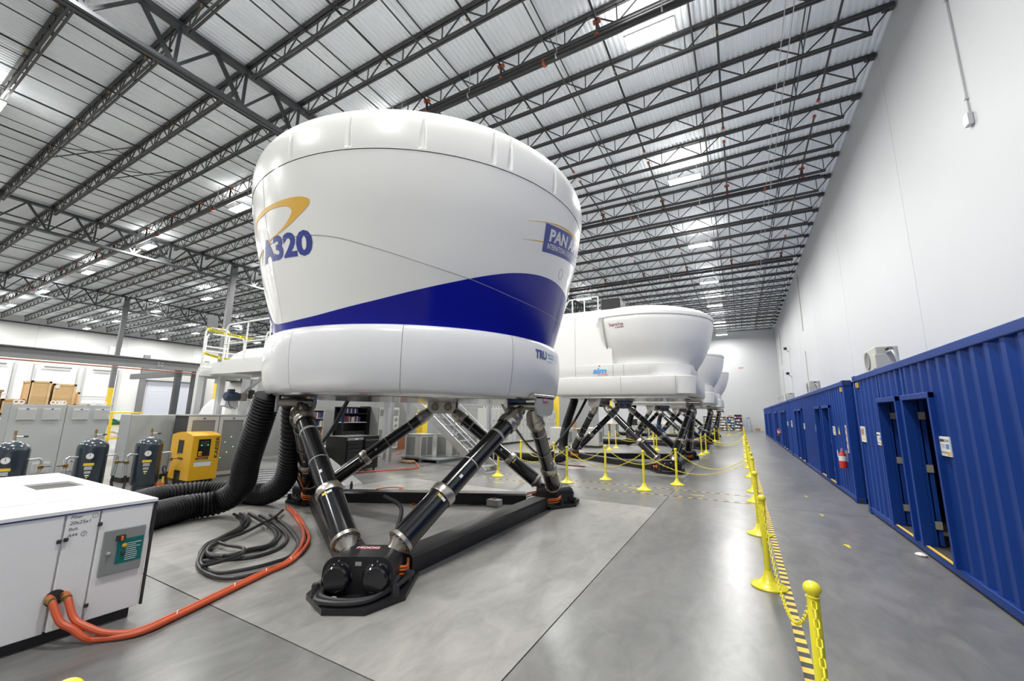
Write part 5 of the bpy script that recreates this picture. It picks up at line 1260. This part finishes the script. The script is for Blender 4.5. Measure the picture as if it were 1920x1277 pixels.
obj('body', MB().cbox(-11.4,-10.72,7.7,8.5,.3,.66,.01), 'grey_panel', t, True); obj('lid', MB().cbox(-11.43,-10.69,7.67,8.53,.66,.69,.008), 'cab_grey', t, True); obj('sticker', MB().box(-10.72,-10.716,8.05,8.15,.45,.56), 'sign_white', t, True, False)
for y in (7.75, 8.45): obj('stand_leg', MB().box(-10.8,-10.74,y-.03,y+.03,0,.3), 'ac_beige', t, True, False); obj('stand_leg', MB().box(-11.36,-11.3,y-.03,y+.03,0,.3), 'ac_beige', t, True, False)
t = thing('access_ramp', 'low ribbed metal ramp beside the black ducts', 'ramp', (-8.9, 5.8, 0))
obj('plate', MB().add([(-9.7,5.5,.42),(-8.55,4.95,.02),(-8.2,5.6,.02),(-9.3,6.5,.42),(-9.7,5.5,.38),(-8.55,4.95,0),(-8.2,5.6,0),(-9.3,6.5,.38)], [(0,1,2,3),(7,6,5,4),(0,4,5,1),(1,5,6,2),(2,6,7,3),(3,7,4,0)]), 'grating', t, True, False)
for k in range(12):
    f_ = (k+.5)/12; a = Vector((-9.7,5.5,.43)).lerp(Vector((-8.55,4.95,.03)), f_); b = Vector((-9.3,6.5,.43)).lerp(Vector((-8.2,5.6,.03)), f_); obj('rib', MB().bar(a, b, .012, .012), 'mesh_grey', t, True, False)
obj('leg', MB().bar((-9.25,6.4,.4), (-9.0,6.35,0), .05), 'cab_grey', t, True, False); obj('leg', MB().bar((-9.6,5.6,.4), (-9.5,5.7,0), .05), 'cab_grey', t, True, False)
t = thing('rear_ramp', 'grey wedge-shaped stair ramp beyond the nearest base frame', 'ramp', (-8.6, 6.9, 0))
obj('wedge', MB().prism([(0,0),(1.25,0),(1.2,.06),(0,.55)], 0, .5).xf(frame_mat((-9.3,7.2,0), (.85,.0,0), (0,0,1))), 'grey_panel', t, True, False)
obj('rail', MB().bar((-9.3,6.68,.56), (-8.05,6.68,.06), .03), 'ac_beige', t, True, False)
t = thing('spray_can', 'small spray can with red cap standing by the rear floor beam', 'can', (-7.56, 6.44, 0))
obj('can', MB().stack((-7.56,6.44,0), (0,0,1), [(0,.03),(.005,.033),(.18,.033),(.2,.024)], 14), 'motor_blue', t, True); obj('cap', MB().stack((-7.56,6.44,.2), (0,0,1), [(0,.024),(.04,.022),(.045,.01)], 12), 'red', t, True)
t = thing('pendant_box', 'small grey control box with red button on the floor inside the base frame', 'control box', (-4.3, 7.1, 0))
obj('case', MB().cbox(-4.42,-4.16,7.0,7.18,0,.12,.01), 'ac_beige', t, True); obj('button', MB().stack((-4.29,7.09,.12), (0,0,1), [(0,.02),(.02,.022),(.03,.01)], 12), 'red', t, True)
tag(obj('floor_cable', MB().tube(spline([(-4.4,7.1,.02),(-4.7,6.9,.012),(-5.2,7.0,.012),(-5.5,6.7,.012),(-5.0,6.55,.012),(-5.3,6.3,.012)], 8), .009, 6), 'black_rubber'), 'thin black cable running from the floor control box', 'cable')
tag(obj('extension_cord', MB().tube(spline([(-5.9,6.95,.012),(-5.75,6.55,.012),(-5.6,6.2,.012),(-5.2,6.0,.012)], 8), .01, 6), 'hose_orange2'), 'short orange cord on the pad inside the base frame', 'cable')
tag(obj('extension_cord', MB().tube(spline([(-7.4,7.0,.012),(-7.3,7.35,.012),(-7.0,7.45,.012),(-6.9,7.2,.012),(-6.5,7.3,.012),(-6.1,7.15,.012)], 8), .01, 6), 'hose_orange2'), 'orange cord looped behind the rear floor beam', 'cable')
t = thing('beacon_light', 'black and amber beacon light on a thin pole at the right foot', 'beacon', (-3.68, 8.5, 0))
obj('pole', MB().cyl((-3.68,8.5,.0), (-3.68,8.5,.72), .014, n=8), 'galv', t, True); obj('amber_lens', MB().cyl((-3.68,8.5,.72), (-3.68,8.5,.82), .035, n=14), 'amber', t, True); obj('cap', MB().cyl((-3.68,8.5,.82), (-3.68,8.5,.95), .036, n=14), 'tape_black', t, True)
# hanging cable bundles (each bundle is one part-built thing)
def bundle(pts, label, ms, spread=.035):
    t = thing('cable_bundle', label, 'cable bundle', pts[0])
    for k, m_ in enumerate(ms):
        a = 2*PI*k/len(ms); off = Vector((math.cos(a)*spread, math.sin(a)*spread, 0))
        obj('cable', MB().tube(spline([Vector(p)+off*(1+.25*math.sin(3*i+k)) for i, p in enumerate(pts)], 8), .016, 6), m_, t, True)
bundle([(-8.1,6.75,2.3),(-8.35,6.75,1.9),(-8.55,6.6,1.35),(-8.75,6.4,.9),(-8.9,6.1,.5)], 'black and red cable bundle hanging behind the left legs', ['black_rubber','black_rubber','black_rubber','hose_orange','black_rubber','black_rubber'])
bundle([(-7.0,8.4+3.2,2.3),(-6.5,11.9,1.3),(-6.0,12.2,.6),(-5.4,12.6,.2),(-4.6,13.2,.08)], 'multicoloured cable bundle draped between stairs and second simulator', ['black_rubber','hose_orange2','cable_blue','black_rubber','binder_white','black_rubber'], .05)
bundle([(-5.3,15.6,2.35),(-5.6,15.2,1.6),(-5.9,14.7,1.0),(-6.3,14.2,.4),(-6.6,13.6,.1)], 'dark cable bundle sagging beneath the second simulator', ['black_rubber','black_rubber','binder_red','black_rubber','black_rubber'], .04)
bundle([(-6.6,4.6,2.0),(-7.0,4.5,1.6),(-7.2,4.7,1.0),(-7.3,5.1,.3)], 'orange and black hoses hanging beside the upright ducts', ['hose_orange2','black_rubber','black_rubber'], .03)
for i, (pts, c) in enumerate((([(-9.5,6.9,.03),(-9.9,8.0,.03),(-9.0,9.9,.03),(-9.4,10.6,.03),(-10.5,11.6,.03)], 'hose_orange'), ([(-11.2,9.4,.02),(-11.6,10.8,.02),(-12.4,11.6,.02),(-12.6,13.2,.02)], 'cable_blue'), ([(-11.4,9.6,.02),(-11.9,10.9,.02),(-12.2,12.1,.02),(-12.9,13.4,.02)], 'hose_orange2'), ([(-11.0,5.9,.02),(-10.4,6.2,.02),(-9.9,6.5,.02),(-10.3,6.8,.02)], 'cable_blue'), ([(-11.3,6.0,.02),(-10.6,5.9,.02),(-10.1,6.2,.02),(-9.8,6.7,.02)], 'hose_orange2'), ([(-11.2,5.6,.02),(-10.4,5.7,.02),(-10.0,6.0,.02),(-9.7,6.4,.02)], 'yellow'))):
    tag(obj('loose_cable', MB().tube(spline(pts, 8), .02 if i == 0 else .014, 6), c), 'loose %s cable on the concrete %s' % (('red', 'blue', 'orange', 'blue', 'orange', 'yellow')[i], ('running from the ramp to the stairs', 'by the mesh-door cabinet', 'by the mesh-door cabinet', 'beside the yellow compressor', 'beside the yellow compressor', 'beside the yellow compressor')[i]), 'cable')
tag(obj('rag_pile', MB().stack((-11.4,4.62-.2,0), (0,0,1), [(0,.16),(.05,.17),(.1,.12),(.14,.05),(.15,.01)], 9), 'hose_orange2', smooth=False), 'crumpled orange rag by the foot of the air tank', 'rag')

bookcase(-15.9, -15.5, 10.62, 11.5, 1.78, 5, 'beige metal bookcase with binders behind the simulator legs', 'beige', facing='+x', cat='bookcase')
for r in range(5):
    z = .06+1.68*r/5+.031; y = 10.68; n_ = 0
    while y < 11.42:
        w_ = random.uniform(.035, .07); hh = random.uniform(.2, .27) if r > 2 else random.uniform(.06, .2)
        if random.random() < .8:
            n_ += 1; tag(obj('binder', MB().box(-15.85, -15.54, y, y+w_-.006, z, z+hh), random.choice(['binder_blue','binder_blue','binder_white','binder_white','sign_blue','binder_red']), smooth=False), 'ring binder %s from the left, shelf %s from the floor, beige bookcase' % (ordw(n_), ordw(r+1)), 'binder', 'binders in the beige bookcase'); 
        y += w_
t = thing('equipment_rack', 'open black equipment rack with shelves of manuals', 'rack', (-14.6, 12.2, 0))
for y in (11.6, 12.85):
    for x in (-14.95, -14.45): obj('upright', MB().box(x-.03,x+.03,y-.03,y+.03,0,1.9), 'black_satin', t, True, False)
for z in (.5, 1.25, 1.62, 1.88): obj('shelf', MB().box(-14.98,-14.42,11.6,12.85,z,z+.03), 'black_satin' if z != 1.25 else 'gantry_white', t, True, False)
obj('back_panel', MB().box(-14.99,-14.96,11.58,12.95,.1,1.9), 'black_satin', t, True, False); obj('side_bay', MB().box(-14.95,-14.4,12.88,12.99,.05,1.95), 'black_satin', t, True, False)
obj('cabinet_body', MB().box(-14.95,-14.45,11.65,12.8,.03,.9), 'black_satin', t, True, False)
for i in range(14):
    y = 11.75+.06*i; tag(obj('manual', MB().box(-14.85,-14.55,y,y+.045,1.281,1.281+random.uniform(.2,.28)), random.choice(['binder_blue','binder_white','tape_black','binder_red','cab_light']), smooth=False), 'upright manual on the black equipment rack, %s from the left' % ordw(i+1), 'book', 'manuals on the black rack')
for i in range(7):
    y = 11.75+.1*i; tag(obj('binder', MB().box(-14.85,-14.55,y,y+.07,1.651,1.651+.2), ('binder_blue','binder_white')[i % 2], smooth=False), 'large binder on the upper black rack shelf, %s from the left' % ordw(i+1), 'binder', 'binders on the black rack')
t = thing('server_cabinet', 'grey server cabinet with mesh doors and round fans', 'cabinet', (-14.1, 13.6, 0))
obj('body', MB().box(-14.5,-13.92,13.0,14.25,.08,1.92), 'cab_light', t, True, False); obj('plinth', MB().box(-14.45,-13.95,13.05,14.2,0,.08), 'cab_grey', t, True, False)
for a, b in ((13.02, 13.62), (13.64, 14.24)):
    d = obj('door', MB().cbox(-13.92,-13.89,a,b,.1,1.9,.006), 'cab_light', t, True); obj('mesh_panel', MB().box(-13.89,-13.885,a+.06,b-.06,.2,.95), 'mesh_grey', d, True, False); obj('mesh_panel', MB().box(-13.89,-13.885,a+.06,b-.06,1.55,1.82), 'mesh_grey', d, True, False)
    for z in (1.1, 1.38): obj('fan', MB().stack((-13.89,(a+b)/2+.12,z), (1,0,0), [(0,.09),(.01,.09),(.012,.07),(.004,.05),(.004,.03),(.014,.025),(.016,.0)], 20, False), 'mesh_grey', d, True)
t = thing('wooden_cupboard', 'low brown wooden cupboard beside the yellow column', 'cupboard', (-14.2, 14.6, 0)); obj('body', MB().box(-14.6,-14.0,14.3,15.0,0,.95), 'wood_brown', t, True, False); obj('top', MB().box(-14.62,-13.98,14.28,15.02,.95,.98), 'wood_brown', t, True, False)
for i, (x, y) in enumerate(((-10.78,10.67),(-11.73,12.56),(-13.6,9.2),(-11.6,11.2),(-9.9,13.4),(-9.2,14.6))):
    t = thing('aluminium_post', 'square aluminium post of the mezzanine frame, number %s from the left' % ('third','fifth','first','fourth','sixth','seventh')[i], 'post', (x, y, 0), 0, 'mezzanine posts')
    obj('shaft', MB().box(x-.06,x+.06,y-.06,y+.06,.012,3.1), 'alum', t, True, False); obj('base_plate', MB().box(x-.1,x+.1,y-.1,y+.1,0,.012), 'alum', t, True, False)
t = thing('mezzanine_deck', 'white steel deck and beams seen under the nearest simulator', 'platform', (-12, 11.5, 2.5))
obj('deck', MB().box(-14.2,-10.2,8.9,13.0,3.1,3.2), 'gantry_white', t, True, False)
for y in (9.2, 11.2, 12.6): obj('beam', MB().box(-14.2,-10.2,y-.06,y+.06,2.9,3.1), 'gantry_white', t, True, False)
t = thing('metal_stairs', 'aluminium stairs with handrails rising leftward beside the stanchions', 'stairs', (-8.4, 10.85, 0))
sx0, sx1, sz = -6.72, -10.0, 2.45
for y in (10.47, 11.23): obj('stringer', MB().bar((sx0,y,.02), (sx1,y,sz), .04, .24), 'alum', t, True, False)
for k in range(10):
    f_ = (k+.6)/10.5; obj('tread', MB().box(sx0+(sx1-sx0)*f_-.13, sx0+(sx1-sx0)*f_+.13, 10.49, 11.21, sz*f_, sz*f_+.035), 'alum', t, True, False)
for y in (10.47, 11.23):
    obj('handrail', MB().tube([(sx0-.15,y,.25),(sx0-.15,y,.95),(sx0-.2,y,1.0),(sx1,y,sz+.95)], .022, 8), 'alum', t, True); obj('mid_rail', MB().cyl((sx0-.15,y,.55), (sx1,y,sz+.5), .016, n=8), 'alum', t, True)
    for f_ in (.35, .7): obj('rail_post', MB().cyl((sx0+(sx1-sx0)*f_,y,sz*f_), (sx0+(sx1-sx0)*f_,y,sz*f_+.98), .018, n=8), 'alum', t, True)
obj('foot_plate', MB().box(sx0-.12,sx0+.1,10.4,11.3,0,.02), 'alum', t, True, False)
for i, (x, y) in enumerate(((-10.55,11.95),(-9.75,12.75))):
    t = thing('condenser_unit', 'beige condenser unit with louvred coil on a pallet under the stairs, %s' % ('left one','right one')[i], 'air conditioner', (x, y, .12))
    obj('case', MB().cbox(x-.36,x+.36,y-.36,y+.36,.13,.92,.015), 'ac_beige', t, True); obj('top_cover', MB().cbox(x-.38,x+.38,y-.38,y+.38,.92,.95,.008), 'cab_light', t, True)
    for sg in (0, 1):
        c = obj('coil_panel', MB().box(x+.36,x+.37,y-.3+.32*sg,y-.04+.32*sg,.2,.85), 'mesh_grey', t, True, False)
    obj('coil_panel', MB().box(x-.3,x+.1,y-.37,y-.36,.2,.85), 'mesh_grey', t, True, False)
t = thing('pallet', 'grey plastic pallet carrying the condenser units', 'pallet', (-10.1, 12.3, 0)); 
obj('deck', MB().box(-11.0,-9.2,11.5,13.3,.09,.13), 'pallet_grey', t, True, False)
for x in (-10.95, -10.15, -9.35): obj('runner', MB().box(x,x+.12,11.5,13.3,0,.09), 'pallet_grey', t, True, False)
tag(obj('cardboard_scrap', MB().cbox(-10.5,-10.0,10.95,11.2,0,.09,.03), 'cardboard'), 'flattened brown wrapping on the floor near the pallet', 'wrapping')

# grey block wall and control cabinets along the back of the simulators
wb = struct('wall_block', MB().box(-14.5, -14.21, 16.2, 46, 0, 3.4), 'joint')
bm_ = mesh_only('block', MB().cbox(-14.21, -14.19, -.195, .195, .006, .196, .004), 'block_grey')
for r in range(7):
    for c in range(38): link('block', bm_, wb, (0, 16.45+.4*c+(.2 if r % 2 else 0), 1.9+.2*r))
obj('side_wall', MB().box(-16.6,-16.3,8.6,16.2,0,3.4), 'block_grey', wb, smooth=False); obj('return_wall', MB().box(-16.6,-14.21,16.1,16.2,0,3.4), 'block_grey', wb, smooth=False)
obj('lower_wall', MB().box(-14.21,-14.195,16.2,46,0,1.9), 'block_grey', wb, smooth=False); obj('far_wall', MB().box(-14.21,-14.195,32,46,1.9,3.4), 'block_grey', wb, smooth=False)
for i in range(10):
    y = 18.4+.92*i; x = -11.7+.14*i*.0
    t = thing('control_cabinet', 'light grey control cabinet, %s from the camera in the row behind the simulators' % ordw(i+1), 'cabinet', (x-.3, y+.45, 0), 0, 'row of control cabinets')
    obj('body', MB().box(x-.6,x,y,y+.9,.1,2.0), 'cab_light', t, True, False); obj('plinth', MB().box(x-.55,x-.05,y+.02,y+.88,0,.1), 'tape_black', t, True, False)
    for q in (0, 1):
        d = obj('door', MB().cbox(x,x+.02,y+.01+.45*q,y+.44+.45*q,.12,1.98,.004), 'cab_light', t, True); obj('handle', MB().cbox(x+.02,x+.045,y+.38+.45*q,y+.41+.45*q,1.0,1.15,.005), 'mesh_grey', d, True)
        if (i+q) % 2 == 0:
            obj('vent', MB().cbox(x+.02,x+.08,y+.1+.45*q,y+.3+.45*q,1.5,1.8,.008), 'cab_grey', d, True); obj('vent', MB().cbox(x+.02,x+.08,y+.1+.45*q,y+.3+.45*q,.3,.6,.008), 'cab_grey', d, True)
        else: obj('switch', MB().stack((x+.02,y+.2+.45*q,1.35), (1,0,0), [(0,.03),(.03,.03)], 10), 'tape_black', d, True)
    for k in range(3): ring(t, x-.3, y+.15+.3*k, 2.0)
t = thing('roof_conduit', 'yellow electrical post standing by the row of control cabinets', 'post', (-13.6, 23, 0)); obj('post', MB().box(-13.75,-13.5,24.6,24.9,0,3.4), 'yellow_paint', t, True, False); obj('base', MB().box(-13.8,-13.45,24.55,24.95,0,.02), 'yellow_paint', t, True, False)
for i, (x, y) in enumerate(((-8.4,20.6),(-7.2,22.0))):
    t = thing('chiller_unit', 'beige chiller box on the floor behind the second simulator, %s' % ('left one','right one')[i], 'chiller', (x, y, 0)); obj('case', MB().cbox(x-.5,x+.5,y-.4,y+.4,.1,1.05,.02), 'ac_beige', t, True); obj('base', MB().box(x-.48,x+.48,y-.38,y+.38,0,.1), 'tape_black', t, True, False)
    obj('grille', MB().box(x+.5,x+.51,y-.25,y+.25,.3,.85), 'mesh_grey', t, True, False)
for i in range(3):
    Y = 13.7+10.7*i
    duct([(-9.5,Y-.2,.22),(-7.5,Y-.3,.2),(-6.2,Y+.1,.2),(-5.85,Y+.8,.22),(-6.1,Y+1.4,.5),(-6.15,Y+1.8,1.2),(-5.9,Y+2.2,2.35)], .16, 'black corrugated duct looping under the %s simulator' % ordw(i+2))

# ------------------------------------------------------------------ far left side of the hall
t = thing('steel_beam_frame', 'heavy grey steel beam on posts crossing the left side of the hall', 'beam', (-26, 6, 0))
o = lambda n, mb, m='steel_grey', p=None, s=False: obj(n, mb, m, p or t, True, s)
X = -26
o('top_flange', MB().box(X-.16,X+.16,-4,12.6,4.14,4.18)); o('web', MB().box(X-.012,X+.012,-4,12.6,3.74,4.14)); o('bottom_flange', MB().box(X-.16,X+.16,-4,12.6,3.70,3.74))
o('splice_plate', MB().box(X+.012,X+.03,9.25,9.55,3.78,4.1))
for k in range(4): o('bolt', MB().cyl((X+.03,9.32+.15*(k % 2),3.86+.14*(k//2)), (X+.05,9.32+.15*(k % 2),3.86+.14*(k//2)), .025, n=8), 'galv')
for y in (10.25, 11.0, -2.0): o('post', MB().box(X-.12,X+.12,y-.12,y+.12,0,3.7), 'steel')
o('second_beam', MB().box(X-6,X-.1,10.2,10.4,3.4,3.7)); o('second_beam', MB().box(X-6,X-.1,3.0,3.2,3.4,3.7))
tag(obj('copper_pipe', MB().cyl((X+.22,-4,3.6), (X+.22,12.6,3.6), .03, n=8), 'copper_pipe'), 'rust-red pipe hung beneath the heavy grey beam', 'pipe')
def crate(x0, x1, y0, y1, z0, z1, label):
    t = thing('plywood_crate', label, 'crate', ((x0+x1)/2, (y0+y1)/2, z0))
    obj('panel', MB().box(x0,x1-.03,y0+.03,y1,z0,z1-.03), 'wood_crate', t, True, False); b = .09
    for a, c, d, e in ((y0,y1,z0,z0+b), (y0,y1,z1-b,z1), (y0,y0+b,z0,z1), (y1-b,y1,z0,z1)): obj('batten', MB().box(x1-.03,x1,a,c,d,e), 'wood_frame', t, True, False)
    for a, c, d, e in ((x0,x1,z0,z0+b), (x0,x1,z1-b,z1), (x0,x0+b,z0,z1), (x1-b,x1,z0,z1)): obj('batten', MB().box(a,c,y0,y0+.03,d,e), 'wood_frame', t, True, False)
crate(-31.3,-30,5.95,6.65,1.3,2.95,'tall plywood crate, left of the two large ones'); crate(-31.2,-30.05,6.72,7.55,1.3,2.86,'tall plywood crate with paper tag, right of the two large ones')
tag(obj('paper_tag', MB().box(-30.05,-30.04,6.8,6.95,2.62,2.8), 'sign_white', smooth=False), 'white paper tag on the right large plywood crate', 'tag')
crate(-31.4,-30.2,5.2,5.9,1.3,2.05,'low plywood crate left of the large crates'); crate(-32.4,-31.5,7.6,8.1,0,2.5,'plywood crate standing behind the large ones'); crate(-31.2,-30.2,7.6,8.2,.9,1.85,'small plywood crate right of the large crates')
t = thing('crate_platform', 'low grey loading platform under the plywood crates', 'platform', (-30.8, 6.7, 0)); obj('deck', MB().box(-31.6,-29.8,4.6,8.4,1.2,1.3), 'steel_grey', t, True, False)
for x in (-31.5,-29.9):
    for y in (4.7, 7.4): obj('leg', MB().box(x-.05,x+.05,y-.05,y+.05,0,1.2), 'steel_grey', t, True, False)
obj('shelf', MB().box(-31.2,-30.2,7.5,8.3,.86,.9), 'steel_grey', t, True, False)
tag(obj('stacked_pallet', MB().box(-30.9,-29.9,4.0,5.1,1.3,2.35).box(-30.95,-29.85,3.95,5.15,2.35,2.45), 'cardboard', smooth=False), 'brown carton with red lid at the left picture edge', 'box')
# yellow trolley and clutter seen through the gap between cabinets
t = thing('tool_trolley', 'yellow framed trolley seen in the gap between the grey cabinets', 'trolley', (-22, 7.6, 0))
for y in (6.55, 7.45):
    for x in (-22.4, -21.6): obj('upright', MB().box(x-.04,x+.04,y-.04,y+.04,0,1.55), 'yellow_paint', t, True, False)
for z in (.5, 1.0, 1.5): obj('shelf', MB().box(-22.45,-21.55,6.5,7.5,z,z+.05), 'yellow_paint', t, True, False)
for i, (y, z, m_, s_) in enumerate(((6.75,.551,'cover_white','white'),(7.15,.551,'cable_blue','blue'),(6.7,1.051,'green_panel','green'),(7.15,1.051,'cardboard','brown'))): tag(obj('cloth_bundle', MB().stack((-22,y,z), (0,0,1), [(0,.22),(.08,.24),(.18,.18),(.24,.05)], 9), m_, smooth=False), '%s cloth bundle on the yellow trolley' % s_, 'bundle')
# shrouded machine and shell-like simulator nose far behind the platform
t = thing('covered_machine', 'machine under a white dust cover behind the platform posts', 'machine', (-25, 12, 0)); obj('cover', MB().stack((-25,12.1,.6), (0,0,1), [(0,1.2),(.5,1.15),(1.2,.9),(1.6,.6),(1.75,.2)], 10), 'cover_white', t, True); obj('skid', MB().box(-26,-24,11.2,13.1,0,.6), 'wood_frame', t, True, False)
t = thing('simulator_nose', 'white domed simulator section behind the platform railing', 'simulator', (-22, 12.2, 0)); obj('shell', MB().stack((-22,12.4,3.2), (0,0,1), [(0,1.6),(.3,1.75),(.8,1.7),(1.3,1.4),(1.6,.9),(1.75,.3)], 24), 'sim_white2', t, True); obj('visor', MB().stack((-22,12.4,3.15), (0,0,1), [(0,1.66),(.18,1.72)], 24), 'tape_black', t, True); obj('body', MB().cbox(-23.4,-20.8,11.4,14.4,1.2,3.2,.2,3), 'sim_white2', t, True)
for x, y in ((-23,11.8),(-21.2,11.8),(-22,14)): obj('leg', MB().cyl((x,y,0), (x,y,1.3), .12, n=12), 'black_gloss', t, True)
# left wall: dock doors, roll-up door, window
XW = XL
for i, (a, b) in enumerate(((1.5,6.5),(8.2,13.2),(15.0,18.6),(19.4,22.6))):
    d = tag(obj('door_%d' % (i+1), MB().box(XW-.02,XW+.03,a,b,0,6.1), 'wall_left', smooth=False), kind='structure')
    for k in range(4): obj('door_panel', MB().box(XW+.03,XW+.06,a+.05,b-.05,.05+1.5*k,1.5+1.5*k), 'sign_white', d, smooth=False)
    for y in (a-.1, b+.1): obj('track', MB().box(XW+.03,XW+.2,y-.07,y+.07,0,6.8), 'galv', d, smooth=False)
    obj('spring_bar', MB().cyl((XW+.3,a+.6,6.5), (XW+.3,b-.6,6.5), .1, n=8), 'mesh_grey', d)
    for z in (1.1, 2.0, 2.9): obj('dock_rail', MB().box(XW+.5,XW+.6,a,b,z,z+.12), 'galv', d, smooth=False)
d = tag(obj('door_5', MB().box(XW,XW+.05,26.0,32.4,0,5.6), 'door_lavender', smooth=False), kind='structure')
for k in range(11): obj('curtain_slat', MB().box(XW+.05,XW+.07,26.0,32.4,.02+.5*k,.5+.5*k), 'door_lavender', d, smooth=False)
obj('hood', MB().cbox(XW,XW+.6,25.6,32.8,5.6,6.6,.05), 'cab_light', d)
for y in (25.4, 33.0): obj('guide', MB().box(XW,XW+.35,y-.35,y+.35,0,9.2), 'steel_grey', d, smooth=False)
for z in (6.7, 7.5): obj('header', MB().box(XW,XW+.25,25,33.4,z,z+.5), 'steel_grey', d, smooth=False)
wn = tag(obj('window_1', MB().box(XW+.0,XW+.04,21.3,24.5,8.85,9.85), 'window_glow', smooth=False), kind='structure')
for a, b, c, e in ((21.2,24.6,8.75,8.85),(21.2,24.6,9.85,9.95),(21.2,21.3,8.85,9.85),(24.5,24.6,8.85,9.85)): obj('window_frame', MB().box(XW,XW+.08,a,b,c,e), 'galv', wn, smooth=False)
tag(obj('trim_1', MB().box(XW,XW+.12,YN,YE,11.45,11.6), 'steel', smooth=False), kind='structure')

# ------------------------------------------------------------------ clutter behind the far simulators
for i, (x, y, w_, h, m_) in enumerate(((-9.2,44.6,1.6,.8,'wood_shelf'),(-6.9,45.2,1.8,.85,'cab_grey'),(-4.9,45.6,1.5,.8,'cab_light'),(-9.5,34.0,1.2,1.0,'cab_grey'),(-7.6,34.2,1.0,.9,'ac_beige'),(-8.8,23.2,1.1,.9,'grey_panel'))):
    t = thing('work_bench', 'work bench with drawers behind the far simulators, %s in the clutter' % ('fourth from the camera','fifth from the camera','farthest right one','third from the camera','beige one','nearest one')[i], 'bench', (x, y, 0))
    obj('top', MB().box(x-w_/2,x+w_/2,y-.35,y+.35,h,h+.04), 'wood_frame' if i % 2 else 'cab_light', t, True, False); obj('drawer_unit', MB().cbox(x-w_/2+.05,x-w_/2+.5,y-.32,y+.32,.05,h,.01), m_, t, True); obj('drawer_unit', MB().cbox(x+w_/2-.5,x+w_/2-.05,y-.32,y+.32,.05,h,.01), m_, t, True)
    for sx in (-1, 1):
        for sy in (-1, 1): obj('leg', MB().box(x+sx*(w_/2-.06)-.03,x+sx*(w_/2-.06)+.03,y+sy*.3-.03,y+sy*.3+.03,0,h), 'steel', t, True, False)
    b = tag(obj('carton', MB().box(x-.3,x+.2,y-.2,y+.2,h+.04,h+.04+.25+.06*i), ('cardboard','binder_white','black_satin','cover_white','black_satin','cardboard')[i], smooth=False), '%s box on the work bench, %s' % (('brown','white','black','pale','dark','tan')[i], ('fourth from the camera','fifth from the camera','farthest right bench','third from the camera','beige bench','nearest bench')[i]), 'box')
for j, (X0_, Y0_) in enumerate(((-5.6, 32.2), (-2.9, 42.2))):
    t = thing('blue_hose_bundle', 'bundle of blue hydraulic hoses looping behind the %s simulator' % ('third', 'fourth')[j], 'hose bundle', (X0_, Y0_, 0))
    for k in range(6):
        a = .5+.12*k; obj('hose', MB().tube(spline([(X0_-.6-.05*k,Y0_+.1*k,.03),(X0_-.4,Y0_+.08*k,a*.8),(X0_,Y0_+.06*k,a),(X0_+.4,Y0_+.09*k,a*.7),(X0_+.65+.04*k,Y0_+.1*k,.03)], 6), .022, 6), 'cable_blue' if k % 3 else 'black_rubber', t, True)
